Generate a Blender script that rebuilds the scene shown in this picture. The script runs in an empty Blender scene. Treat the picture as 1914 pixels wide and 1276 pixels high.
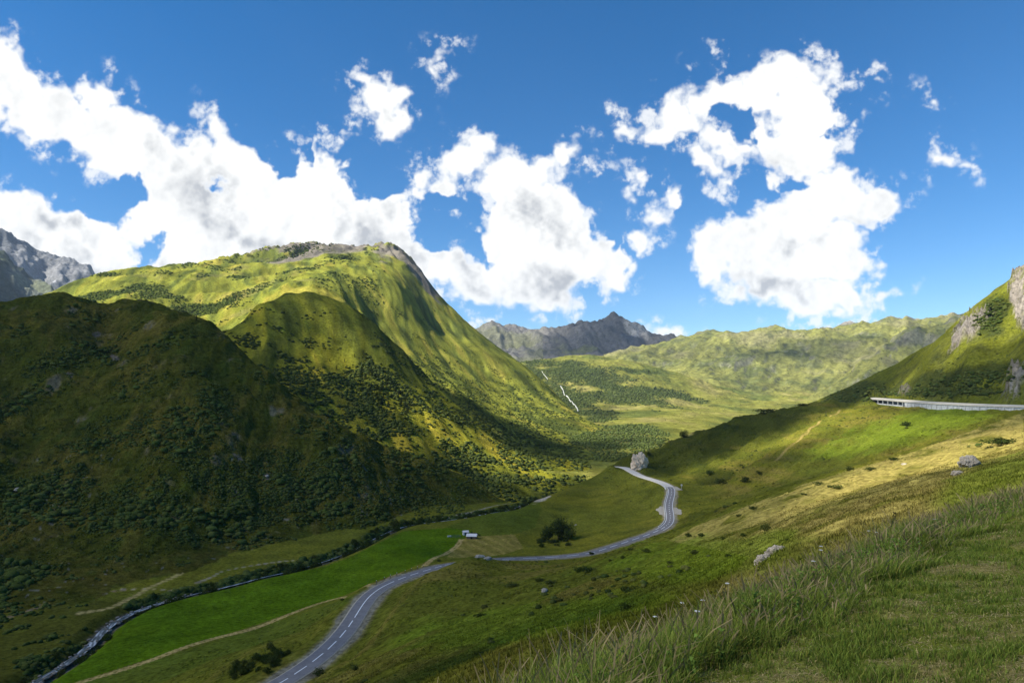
"""An alpine valley seen from a pass road: land, road, river, avalanche gallery, huts, bushes, grass."""
import bpy, math, random
import numpy as np
random.seed(3)
C_ = bpy.context.scene
COL = C_.collection
EXPO, SKY_STRENGTH, SKY_SAT, SKY_VAL = 1.17, .10, 1.38, .72
HAZE = .000022
CLOUD_W, CLOUD_G = (5.0, 5.0, 4.9, 1), (2.45, 2.55, 2.7, 1)
import numpy as np, math
F = 1276.0; CX = 957.0; CY = 638.0; HOR = 740.0
TH = math.atan((HOR - CY) / F); CT, ST = math.cos(TH), math.sin(TH)
def uv(px, py):                       # pixel -> (X/Y, Z/Y)
    a = (np.asarray(px, float) - CX) / F; b = (CY - np.asarray(py, float)) / F
    k = CT - b * ST
    return a / k, (ST + b * CT) / k
def pix(u, v):                        # (X/Y, Z/Y) -> pixel
    fw = CT + v * ST
    return CX + F * u / fw, CY - F * (-ST + v * CT) / fw
def pt(px, py, d):
    u, v = uv(px, py); return np.array([u * d, d, v * d])

_rs = np.random.RandomState(7)
_G = _rs.rand(256, 256) * 2 * math.pi
_GX, _GY = np.cos(_G), np.sin(_G)
def perlin(x, y, seed=0):
    x = x + seed * 17.13; y = y + seed * 9.71
    xi = np.floor(x); yi = np.floor(y); fx = x - xi; fy = y - yi
    xi = xi.astype(np.int64) & 255; yi = yi.astype(np.int64) & 255
    x1 = (xi + 1) & 255; y1 = (yi + 1) & 255
    sx = fx * fx * fx * (fx * (fx * 6 - 15) + 10); sy = fy * fy * fy * (fy * (fy * 6 - 15) + 10)
    n00 = _GX[xi, yi] * fx + _GY[xi, yi] * fy
    n10 = _GX[x1, yi] * (fx - 1) + _GY[x1, yi] * fy
    n01 = _GX[xi, y1] * fx + _GY[xi, y1] * (fy - 1)
    n11 = _GX[x1, y1] * (fx - 1) + _GY[x1, y1] * (fy - 1)
    a = n00 + sx * (n10 - n00); b = n01 + sx * (n11 - n01)
    return (a + sy * (b - a)) * 1.5
def fbm(x, y, lam, octs=4, seed=0, gain=.5, cell=None, ridged=False):
    """sum of octaves from wavelength lam down; octaves finer than the mesh fade out"""
    s = 0; amp = 1.0; l = lam
    for o in range(octs):
        n = perlin(x / l, y / l, seed + o * 3.7)
        if ridged: n = 1 - 2.2 * np.abs(n); n = n - .35
        w = amp if cell is None else amp * np.clip(l / (cell * 2.2) - 1, 0, 1)
        s = s + w * n; amp *= gain; l *= .5
    return s
def sst(a, b, x):
    t = np.clip((x - a) / (b - a), 0, 1); return t * t * (3 - 2 * t)

# ---------------------------------------------------------------- camera, sun, sky, exposure
cam = bpy.data.objects.new('camera', bpy.data.cameras.new('camera'))
COL.objects.link(cam); C_.camera = cam
cam.data.sensor_width = 36.0; cam.data.lens = 36.0 * F / 1914.0
cam.data.clip_start = .2; cam.data.clip_end = 60000
cam.location = (0, 0, 0); cam.rotation_euler = (math.pi / 2 + TH, 0, 0)
SUN_AZ, SUN_EL = math.radians(-110), math.radians(44)       # azimuth from the view direction, clockwise
SUN = np.array([math.sin(SUN_AZ) * math.cos(SUN_EL), math.cos(SUN_AZ) * math.cos(SUN_EL), math.sin(SUN_EL)])
sd = bpy.data.lights.new('sun', 'SUN'); sd.energy = 5.0; sd.angle = math.radians(.5); sd.color = (1, .95, .86)
so = bpy.data.objects.new('sun', sd); COL.objects.link(so)
from mathutils import Vector
so.rotation_euler = Vector(SUN).to_track_quat('Z', 'Y').to_euler()
C_.view_settings.view_transform = 'Standard'; C_.view_settings.look = 'None'
C_.view_settings.gamma = 1; C_.view_settings.exposure = EXPO
C_.cycles.use_denoising = True
C_.cycles.max_bounces = 4; C_.cycles.diffuse_bounces = 2; C_.cycles.transparent_max_bounces = 8
C_.cycles.volume_bounces = 0
# clouds of the sky: a map over azimuth and elevation, drawn with noise around soft ellipses
AZ0, AZ1, EL0, EL1, CW, CH = -62., 62., -2., 60., 2480, 1240
def cloud_map():
    az, el = np.meshgrid(np.radians(np.linspace(AZ0, AZ1, CW)), np.radians(np.linspace(EL0, EL1, CH)))
    px, py = pix(np.tan(az), np.tan(el) / np.cos(az))
    x, y = px / 100., py / 100.
    def nz(l, o, s, g=.55):
        r = 0; a = 1
        for k in range(o):
            r = r + a * perlin(x / l, y / l, s + k * 3.1); a *= g; l *= .5
        return r
    wx, wy = nz(.9, 4, 60), nz(.9, 4, 63)
    qx, qy = px + 22 * wx, py + 22 * wy
    m = np.full(px.shape, -9.)
    for cx, cy, rx, ry, t in CLOUDS:
        a = math.radians(t); c, s = math.cos(a), math.sin(a); dx, dy = qx - cx, qy - cy
        d = np.hypot((dx * c + dy * s) / rx, (-dx * s + dy * c) / ry)
        m = np.maximum(m, (1 - d) * min(rx, ry) / 34.)
    hx_, hy_ = px + 16 * wx + 9 * nz(.25, 4, 66), py + 16 * wy + 9 * nz(.25, 4, 68)
    hole = np.full(px.shape, -9.)
    for cx, cy, rx, ry, t in HOLES:
        a = math.radians(t); c, s = math.cos(a), math.sin(a); dx, dy = hx_ - cx, hy_ - cy
        hole = np.maximum(hole, (1 - np.hypot((dx * c + dy * s) / rx, (-dx * s + dy * c) / ry)) * min(rx, ry) / 40.)
    base = np.minimum(m, 1.2) - np.clip(hole + .18, 0, 9) * 2.4
    bil = np.abs(nz(.55, 6, 70, .6)); fine = nz(.22, 5, 75, .62)
    dens = base + .42 * nz(.8, 7, 80, .55) - .14 * bil + .09 * fine
    alpha = sst(-.06, .50, dens - .06)
    wisp = sst(.0, .75, base + .85) * sst(.25, 1.3, nz(.5, 7, 85, .66) + .55 * base + .3) * .8
    alpha = np.maximum(alpha, wisp)
    # how white: thick undersides are grey, edges towards the sun are bright
    big = nz(1.3, 4, 90) ; relief = nz(.45, 6, 95, .58)
    dx = int(CW * 8 / 1914)
    rel = relief + .8 * bil - np.roll(relief + .8 * bil, -dx, 1)
    sh = np.full(px.shape, 0.)
    for cx, cy, rx, ry, t, w in GREYS:
        a = math.radians(t); c, s = math.cos(a), math.sin(a); dx_, dy_ = px + 30 * wx - cx, py + 30 * wy - cy
        sh = np.maximum(sh, w * sst(1.15, .0, np.hypot((dx_ * c + dy_ * s) / rx, (-dx_ * s + dy_ * c) / ry)))
    grey = np.clip(sh * (.95 + .45 * big) + .22 * sst(-.1, .8, big) - .40 * rel * (.35 + sh), 0, 1) * sst(.15, .9, dens)
    cir = .10 * sst(.2, 1.1, nz(3.0, 4, 99) - np.abs(py - 560 + .12 * (px - 1500)) / 120) * (px > 1100)
    alpha = np.maximum(alpha, cir)
    return alpha, grey
CLOUDS = [(-20,150,90,95,30),(60,200,110,70,35),(150,225,110,62,35),(250,280,110,75,38),(330,330,120,80,30),(210,200,55,30,25),(400,262,26,62,-5),(420,330,80,80,30),(440,400,170,90,10),(560,420,200,110,10),(640,400,130,90,30),(590,330,70,55,0),(720,440,110,85,35),(480,500,300,80,0),
 (800,490,90,60,30),(880,520,90,45,20),(300,420,110,60,0),(560,290,18,26,-20),(600,268,16,30,10),(580,300,34,16,20),(330,470,80,60,0),(60,440,130,85,15),(150,470,130,80,25),(20,400,90,50,0),(90,520,170,70,0),(200,500,70,45,20),(-60,450,90,110,0),
 (705,185,62,46,28),(740,215,50,34,40),(670,155,30,24,0),(680,235,18,26,10),(668,255,30,10,-15),(745,235,34,20,-10),
 (828,116,26,9,-22),(806,132,8,15,-5),(843,143,12,6,10),
 (780,320,50,24,-10),(760,345,36,24,0),(845,340,50,36,20),(880,300,54,42,0),(900,280,44,28,0),(960,350,100,60,20),(1000,410,120,90,30),(1060,300,26,34,10),(1075,285,16,28,0),(1010,320,90,30,0),(1000,500,130,80,20),(930,470,60,60,0),(1080,480,90,80,10),(1140,500,70,60,-20),(1190,440,56,40,-30),(1235,420,38,22,-25),(1040,560,60,22,10),(880,530,70,30,10),(815,400,26,9,0),(880,425,16,12,0),(1190,330,14,18,20),(1175,360,18,14,-30),(1170,390,10,18,0),
 (700,262,8,5,0),(1262,368,22,34,-20),(1245,350,12,20,0),(1165,240,34,28,-20),(1150,225,20,18,0),
 (1480,140,80,34,-12),(1560,140,30,26,-30),(1420,170,90,50,-20),(1330,190,90,42,-15),(1280,215,60,40,10),(1240,235,60,26,0),(1500,210,80,70,0),(1460,270,90,60,30),(1370,270,80,36,25),(1320,300,60,26,30),(1530,270,50,60,0),(1500,310,70,40,0),(1340,340,20,30,-30),(1450,335,40,30,0),(1640,150,30,14,10),(1605,150,18,12,40),(1352,108,18,6,0),(1590,220,16,30,30),
 (1560,380,110,60,-5),(1640,380,60,52,0),(1500,400,110,60,-20),(1400,450,90,56,-15),(1340,480,55,50,0),(1450,500,140,70,10),(1540,480,110,80,0),(1520,560,80,48,20),(1590,560,50,30,0),(1650,545,34,12,-10),(1370,540,50,24,20),(1510,595,40,14,0),
 (1770,300,32,18,-25),(1768,285,14,22,10),(1745,190,10,5,20),(1795,312,16,7,10),
 (905,608,34,13,0),(1255,622,40,18,0),(1225,615,20,9,0),(220,160,12,6,40),(265,330,20,9,10),(275,345,10,24,-20)]
HOLES = [(400,350,26,10,30),(1390,245,26,20,40),(1360,215,18,12,30),(1395,225,14,10,0),(890,385,22,14,10),(905,365,12,7,20),(1485,345,22,10,20),(1150,440,14,40,10),(285,470,22,34,10),(270,500,12,14,0),(880,460,18,30,-40),(1410,350,40,22,0),(1575,190,14,16,0),(1555,250,20,12,40),(800,420,60,34,35),(865,462,26,12,40),(905,480,34,10,20),(840,375,40,16,20),(1170,470,14,34,15),(1120,420,40,16,-60),(200,385,50,34,0),(240,350,40,30,0),(1290,400,22,60,10),(1225,330,20,30,0),(700,330,60,40,0),(530,300,30,30,0),(1270,520,20,50,0),(690,300,60,20,0),(160,205,10,24,-25),(585,280,8,16,10)]
GREYS = [(400,370,110,40,35,.5),(450,440,140,34,28,.75),(560,470,160,30,5,.7),(700,430,60,60,30,.65),(110,420,90,34,25,.75),(130,490,120,24,15,.6),(860,500,70,26,30,.6),(640,390,40,70,10,.5),(1010,400,80,60,30,.75),(1060,440,70,30,30,.5),(1050,540,110,30,5,.7),(780,470,50,24,30,.5),(1480,440,110,30,10,.55),(1440,535,130,22,8,.75),(1600,420,60,16,-10,.5),(1430,300,60,26,20,.35),(730,205,26,20,30,.4),(900,540,60,14,5,.5),(320,290,70,18,35,.35),(300,500,80,20,10,.5)]
al, gr = cloud_map()
img = bpy.data.images.new('cloud_map', CW, CH, alpha=False, float_buffer=True)
img.colorspace_settings.name = 'Non-Color'
buf = np.zeros((CH, CW, 4), np.float32); buf[..., 0] = al; buf[..., 1] = gr; buf[..., 3] = 1
img.pixels.foreach_set(buf.ravel()); img.update(); del buf
wo = bpy.data.worlds.new('World'); C_.world = wo; wo.use_nodes = True
N, L = wo.node_tree.nodes, wo.node_tree.links
N.clear()
def wn(t, **k):
    n = N.new(t)
    for a, b in k.items(): setattr(n, a, b)
    return n
def wmath(op, a, b=None, clamp=False):
    n = wn('ShaderNodeMath', operation=op); n.use_clamp = clamp
    for i, v in enumerate((a, b)):
        if v is None: continue
        if isinstance(v, (int, float)): n.inputs[i].default_value = v
        else: L.new(v, n.inputs[i])
    return n.outputs[0]
out = wn('ShaderNodeOutputWorld'); bg = wn('ShaderNodeBackground'); bg.inputs[1].default_value = SKY_STRENGTH
sky = wn('ShaderNodeTexSky', sky_type='NISHITA'); sky.sun_disc = False
sky.sun_elevation = SUN_EL; sky.sun_rotation = SUN_AZ; sky.altitude = 2000; sky.air_density = 1.0; sky.dust_density = .3; sky.ozone_density = 2.0
tc = wn('ShaderNodeTexCoord'); sp = wn('ShaderNodeSeparateXYZ'); L.new(tc.outputs['Generated'], sp.inputs[0])
azn = wmath('ARCTAN2', sp.outputs[0], sp.outputs[1]); eln = wmath('ARCSINE', sp.outputs[2])
ux = wmath('DIVIDE', wmath('SUBTRACT', azn, math.radians(AZ0)), math.radians(AZ1 - AZ0))
vy = wmath('DIVIDE', wmath('SUBTRACT', eln, math.radians(EL0)), math.radians(EL1 - EL0))
cb = wn('ShaderNodeCombineXYZ'); L.new(ux, cb.inputs[0]); L.new(vy, cb.inputs[1])
it = wn('ShaderNodeTexImage', image=img, extension='CLIP', interpolation='Cubic'); L.new(cb.outputs[0], it.inputs[0])
sr = wn('ShaderNodeSeparateColor'); L.new(it.outputs[0], sr.inputs[0])
hs = wn('ShaderNodeHueSaturation'); hs.inputs['Saturation'].default_value = SKY_SAT; hs.inputs['Value'].default_value = SKY_VAL; L.new(sky.outputs[0], hs.inputs['Color'])
cm = wn('ShaderNodeMix', data_type='RGBA'); L.new(sr.outputs[1], cm.inputs[0]); cm.inputs[6].default_value = CLOUD_W; cm.inputs[7].default_value = CLOUD_G
mx = wn('ShaderNodeMix', data_type='RGBA'); L.new(sr.outputs[0], mx.inputs[0]); L.new(hs.outputs[0], mx.inputs[6]); L.new(cm.outputs[2], mx.inputs[7])
L.new(mx.outputs[2], bg.inputs[0]); L.new(bg.outputs[0], out.inputs[0])
wo.cycles.sampling_method = 'MANUAL'; wo.cycles.sample_map_resolution = 512
# ---------------------------------------------------------------- the shape of the land
NU, NY = 1260, 1440
U0, U1 = -1.0, 1.02
Y0, Y1 = 11.0, 9000.0
US = np.linspace(U0, U1, NU); LS = np.linspace(math.log(Y0), math.log(Y1), NY)
CU, CL = 210, 240                     # coarse grid for the splines
us = np.linspace(U0, U1, CU); ls = np.linspace(math.log(Y0), math.log(Y1), CL)
def cubmat(n, m):                     # Catmull-Rom resampling matrix m -> n
    M = np.zeros((n, m)); t = np.linspace(0, m - 1, n)
    for i, x in enumerate(t):
        k = min(int(x), m - 2); f = x - k
        w = (-.5*f+f*f-.5*f**3, 1-2.5*f*f+1.5*f**3, .5*f+2*f*f-1.5*f**3, -.5*f*f+.5*f**3)
        for j, ww in zip((-1, 0, 1, 2), w):
            M[i, min(max(k + j, 0), m - 1)] += ww
    return M
MU, ML = cubmat(NU, CU), cubmat(NY, CL)
def tps(pts, ku=2.2, lam=1e-4):
    p = np.array(pts, float)
    u, v = uv(p[:, 0], p[:, 1])
    A = np.stack([u * ku, np.log(p[:, 2])], 1)
    def phi(r2): return .5 * r2 * np.log(r2 + 1e-12)
    n = len(A)
    K = phi(((A[:, None] - A[None]) ** 2).sum(2)) + lam * np.eye(n)
    P = np.c_[np.ones(n), A]
    M = np.block([[K, P], [P.T, np.zeros((3, 3))]])
    w = np.linalg.solve(M, np.r_[v, 0, 0, 0])
    gu, gl = np.meshgrid(us * ku, ls, indexing='ij')
    Q = np.stack([gu.ravel(), gl.ravel()], 1)
    out = np.empty(len(Q))
    for i in range(0, len(Q), 8192):
        q = Q[i:i + 8192]
        out[i:i + 8192] = phi(((q[:, None] - A[None]) ** 2).sum(2)) @ w[:n] + w[n] + q @ w[n + 1:]
    return MU @ out.reshape(CU, CL) @ ML.T
def back(pts, f=1.13, dy=30):         # the far side of a crest falls away
    return [(p[0], p[1] + dy, p[2] * f) for p in pts]

# ---- A: the slope below the camera, the valley floor, the spur with the road, the gallery's slope
crestA = [(2100,760,225),(1914,790,230),(1800,815,240),(1690,850,250),(1600,878,260),(1500,905,265),(1400,943,275),(1300,983,285),(1200,1017,300)]
spurA = [(1540,752,750),(1480,757,740),(1380,782,720),(1280,815,690),(1230,836,670),(1180,856,640),(1152,868,615)]
spurA2 = [(1120,888,600),(1080,903,590),(1040,920,565),(1010,932,545)]
A = [(0,1900,12),(500,1800,12),(900,1500,12),(1200,1330,12),(1500,1250,12),(1914,1170,12),(2150,1120,12),
 (-200,1700,28),(0,1650,28),(400,1500,28),(700,1350,28),(900,1235,28),(1200,1160,28),(1500,1060,28),(1700,985,28),(1914,930,28),(2150,880,28),
 (-200,1500,60),(0,1480,60),(400,1420,60),(700,1330,60),(900,1245,60),(1100,1175,60),(1300,1090,60),(1500,1000,60),(1700,925,60),(1914,880,60),(2150,820,60),
 (-200,1400,110),(0,1400,110),(300,1380,110),(600,1290,110),(750,1225,110),(900,1180,110),(1100,1110,110),(1300,1040,110),(1500,955,110),(1700,890,110),(1800,865,110),(1914,838,110),(2150,780,110),
 (-200,1320,170),(0,1320,170),(300,1290,172),(500,1220,170),(650,1180,172),(700,1165,170),(800,1140,170),(950,1100,170),(1100,1058,170),(1300,985,172),(1500,918,170),(1700,862,170),(1914,812,170),(2150,765,170),
 (850,1078,215),(950,1078,215),(1050,1058,230),(1150,1035,240),
 (570,1250,155),(690,1110,205),(740,1085,225),(830,1056,262),(870,1040,255),(900,1043,258),(960,1062,235),(930,1044,310),(880,1052,292),
 (1000,1044,320),(1105,1035,330),(1150,1021,350),(1200,1003,372),(1245,985,395),(1258,963,420),(1251,943,450),(1256,920,485),(1250,908,505),(1217,895,545),(1195,889,570),(1170,875,600),
 (1330,1000,330),(1400,975,330),(1500,935,330),(1690,872,330),(1914,800,320),(2150,770,300),
 (1300,965,400),(1400,952,400),(1500,925,400),(1690,838,400),(1800,798,400),(1914,781,398),(2150,775,380),
 (1300,918,500),(1400,884,500),(1500,848,500),(1600,812,500),(1690,786,500),(1800,772,475),(1200,950,470),(1150,948,480),(1100,965,460),(1050,985,440),(1100,1010,385),(1200,985,400),
 (1300,868,600),(1400,838,600),(1500,803,600),(1600,772,610),(1700,765,575),(1620,756,685),(1240,880,590),(1150,890,585),(1100,925,545),(1560,754,730),
 (100,1276,190),(0,1276,190),(-200,1276,190),(300,1133,262),(300,1200,220),(500,1080,300),(500,1180,232),(400,1190,226),(600,1120,270),(700,1040,338),(700,1090,290),(780,1060,310),(830,985,412),(850,1030,348),(950,1000,388),(1000,1030,350),(950,945,495),(1000,938,520),(870,965,450),(940,1020,362),
 (0,1050,330),(400,1000,390),(800,930,540)]
A += crestA + spurA + spurA2 + back(spurA, 1.12, 28) + back(spurA2, 1.1, 14)
A += [(x, 900, 1000) for x in (-200, 200, 600, 1000, 1400, 1800, 2200)] + [(x, 860, 3000) for x in (-200, 400, 1000, 1600, 2200)] + [(x, 860, 9000) for x in (-200, 1000, 2200)]
# ---- B: the shaded hill on the left
crestB = [(-250,585,560),(-100,580,580),(0,573,600),(60,563,625),(150,558,650),(250,561,655),(330,578,635),(380,600,605),(430,640,570),(500,700,550),(600,775,545),(700,830,560),(800,860,590)]
B = crestB + back(crestB, 1.12, 22) + [(p[0], p[1] + 130, p[2] * 1.5) for p in crestB] + \
 [(-250,700,500),(-250,1000,320),(0,700,505),(0,850,415),(0,1000,330),(0,1150,255),(0,1220,225),(200,640,590),(200,700,520),(200,800,450),(200,900,395),(200,1000,340),(200,1100,285),(200,1145,262),
  (400,700,525),(400,800,455),(400,900,405),(400,1000,360),(400,1070,315),(400,1100,295),(500,800,490),(600,850,470),(600,950,418),(600,1018,375),(600,1040,360),(720,920,465),(720,990,410),(800,900,530),(800,968,462),(900,950,500),(900,1000,450),
  (0,1340,190),(200,1340,200),(350,1340,220),(500,1340,200),(900,1300,200),(1100,1000,600),(1500,1000,700),(1900,1000,700),(0,1500,100),(1000,1500,100),(2000,1400,100)]
# ---- C: the spur of the big mountain
crestC = [(380,640,800),(430,613,840),(480,574,890),(540,552,930),(590,548,950),(650,568,935),(700,605,910),(750,655,890),(800,708,870),(860,765,850),(930,815,830),(1010,850,815),(1090,866,800)]
C = crestC + back(crestC, 1.12, 18) + [(p[0], p[1] + 110, p[2] * 1.5) for p in crestC] + \
 [(500,650,740),(560,620,840),(600,700,710),(620,640,820),(700,720,740),(700,800,640),(600,800,590),(500,750,600),(800,800,690),(760,860,590),(850,850,655),(900,890,630),(950,905,615),(1000,910,640),(1060,893,690),(1100,878,760),(800,930,530),(950,960,520),(600,900,500),
  (300,800,700),(100,900,700),(-100,900,700),(1150,900,800),(1300,950,800),(1700,950,900),(700,1100,300),(0,1100,300),(1500,1100,300)]
# ---- D: the big mountain
crestD = [(-100,600,1500),(60,565,1600),(100,550,1700),(180,526,1850),(300,505,2000),(420,488,2200),(500,473,2350),(560,461,2400),(640,465,2350),(700,464,2300),(725,458,2280),(748,472,2250),(800,525,2200),(840,572,2150),(880,610,2100),(940,657,2000),(1000,702,1850),(1040,742,1700),(1085,778,1500),(1130,800,1350)]
D = crestD + back(crestD, 1.12, 35) + [(p[0], p[1] + 200, p[2] * 1.6) for p in crestD] + \
 [(430,605,1150),(400,562,1400),(300,552,1400),(200,553,1400),(100,580,1350),(500,530,1500),(550,520,1500),(600,512,1500),(640,495,1800),(500,490,2050),(560,480,2050),(690,478,2100),(750,540,1700),(700,600,1400),(800,600,1750),(800,680,1300),(900,690,1550),(880,760,1050),(960,740,1450),(1000,800,1150),(1050,838,950),(1100,858,850),(930,830,880),(1100,820,1150),(1150,840,1000),
  (640,540,1400),(600,560,1150),(300,640,1000),(0,700,1000),(700,800,800),(900,900,700),(1200,880,900),(1300,860,1300),(1600,900,1500),(2000,900,1500),(500,1000,500),(1500,1000,500)]
# ---- E: the high valley beyond the gorge
crestE = [(900,690,2900),(1000,673,3000),(1060,666,3020),(1120,667,3000),(1200,681,2950),(1280,702,2900)]
E = crestE + back(crestE, 1.15, 12) + \
 [(1080,872,790),(1150,862,850),(1120,850,900),(1200,835,1000),(1150,800,1300),(1200,800,1300),(1300,815,1200),(1100,775,1800),(1180,778,1750),(1250,780,1650),(1330,772,1900),(1400,760,2300),(1480,746,2700),(1050,745,2200),(1120,725,2400),(1200,720,2500),(1280,735,2500),(1350,735,2700),(1400,738,2900),
  (1500,735,3100),(1600,740,3200),(1800,760,3200),(1000,720,2500),(1500,790,1800),(1700,820,1700),(2000,830,1700),(1330,725,3300),(1100,690,4000),(1000,690,4000),(1400,725,4500),(900,780,1800),(700,800,1800),(300,820,1800),(0,820,1800),(1000,880,700),(1300,900,700),(1000,760,7000),(1600,790,7000),(300,800,7000)]
# ---- F: the long ridge at the far right
crestF = [(1100,672,4000),(1150,660,4250),(1230,645,4500),(1290,630,4600),(1330,622,4500),(1370,618,4450),(1400,619,4450),(1450,614,4400),(1500,616,4400),(1560,611,4350),(1600,606,4300),(1640,597,4300),(1665,593,4300),(1720,597,4250),(1780,593,4200),(1914,590,4200),(2200,585,4200)]
Fp = crestF + back(crestF, 1.12, 25) + \
 [(1180,690,3500),(1250,668,3950),(1300,690,3400),(1350,660,3800),(1400,718,3150),(1450,690,3450),(1500,730,3100),(1500,655,3750),(1600,735,3000),(1600,655,3700),(1700,640,3700),(1800,650,3600),(1900,660,3500),(1700,700,3200),(1900,740,3000),
  (1100,760,3200),(900,760,3600),(500,800,3600),(0,800,3600),(1300,770,2600),(1600,800,2400),(2000,800,2400),(1500,800,8000),(500,800,8000)]
crestF2 = [(1850,575,3350),(1780,598,3400),(1700,620,3250),(1640,655,3050),(1580,700,2850),(1530,728,2750)]
F2 = crestF2 + back(crestF2, 1.1, 30) + [(1640,735,2600),(1720,690,2850),(1800,660,3000),(1900,640,3000),(1580,750,2600),(1500,750,2700),(1700,760,2500),(1900,760,2500),(1400,800,2800),(1000,900,2800),(1400,850,4500),(1900,800,5000),(1500,900,1800),(2000,900,1800),(0,900,3000)]
# ---- G: the rocky peaks at the head of the valley
crestG = [(860,640,6500),(905,615,6400),(945,601,6300),(985,610,6200),(1015,620,6150),(1040,617,6100),(1065,607,6050),(1100,608,6000),(1130,604,5950),(1148,588,5900),(1166,601,5850),(1185,604,5800),(1200,616,5750),(1222,631,5700),(1260,636,5700),(1330,650,5700)]
G = crestG + back(crestG, 1.12, 40) + [(900,665,5000),(1000,665,4900),(1060,650,5200),(1100,672,4700),(1150,650,5100),(1200,665,4800),(1300,690,4800),(960,640,5500),(800,740,5000),(500,800,5000),(1600,750,5000),(0,800,5000),(2000,800,5000),(1000,760,3500),(500,850,3500),(1600,850,3500)]
# ---- H: the blue mountains at the far left
crestH = [(-250,400,5200),(-100,420,5300),(-30,436,5300),(0,447,5350),(12,444,5350),(26,459,5350),(45,474,5400),(60,484,5400),(75,491,5400),(92,486,5500),(103,492,5500),(118,502,5600),(130,500,5600),(142,509,5650),(165,518,5700),(180,530,5700),(260,590,5800)]
H = crestH + back(crestH, 1.12, 40) + [(0,560,3700),(0,500,4500),(-150,500,4300),(80,560,4200),(60,520,4800),(150,580,4400),(-200,620,3200),(0,620,3000),(300,700,4500),(800,800,4500),(1500,850,4500),(0,800,2400),(600,850,2400),(1500,900,2400)]
crestH1 = [(-200,430,3500),(-80,450,3600),(0,487,3700),(30,510,3750),(55,545,3800),(90,575,3850)]
H1 = crestH1 + back(crestH1, 1.1, 40) + [(-50,560,3100),(20,590,3300),(150,640,3600),(-200,560,2900),(500,800,3600),(1500,900,3600),(0,750,2200),(800,850,2200),(400,800,6000),(1500,900,6000)]
# ---- R: the steep slope above the gallery on the right
crestR = [(2200,250,560),(2050,400,620),(1960,465,670),(1914,502,700),(1880,527,720),(1840,557,740),(1800,590,760),(1772,620,780),(1700,662,820),(1620,705,850),(1570,732,870),(1535,748,880)]
R = crestR + back(crestR, 1.13, 40) + [(2150,755,380),(2040,752,420),(1985,751,450),(1925,750,480),(1850,749,530),(1790,748,580),(1730,746,620),(1690,745,670),(1650,744,710),(1620,744,740),(1560,750,800),(1914,620,578),(1914,700,502),(2100,600,470),(1850,660,590),(1800,700,580),(1720,700,655),(1640,722,705),(1500,765,830),(1430,790,830),(1300,870,850),(1100,950,850),(600,1000,850),(0,1000,850),
  (2150,830,340),(1914,820,380),(1700,840,500),(1560,830,650),(1500,1000,450),(1000,1100,500),(0,1100,500),(1900,950,250),(1000,1300,200),(1700,800,1500),(1000,900,1500),(2100,700,1200)]
LAY = [('A',A),('B',B),('C',C),('D',D),('E',E),('F',Fp),('F2',F2),('G',G),('H',H),('H1',H1),('R',R)]
YG = np.exp(LS)[None, :] * np.ones((NU, 1)); XG = US[:, None] * YG
CELL = YG * .0034
YMIN = dict(A=0, B=190, C=450, D=650, E=700, F=2300, F2=2300, G=3900, H=2600, H1=2600, R=400)
def streak(x, y, dx, dy, across, along, octs, seed, cell):
    """noise drawn out along the fall line (dx, dy)"""
    n = math.hypot(dx, dy); dx /= n; dy /= n
    a = (x * dy - y * dx); b = (x * dx + y * dy); s = 0; amp = 1.
    a = a + 25 * perlin(x / 160, y / 160, seed + 5)
    for o in range(octs):
        w = amp * np.clip(across / (cell * 1.6) - 1, 0, 1)
        s = s + w * perlin(a / across, b / along, seed + o * 2.3); amp *= .6; across *= .5; along *= .55
    return s
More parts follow.
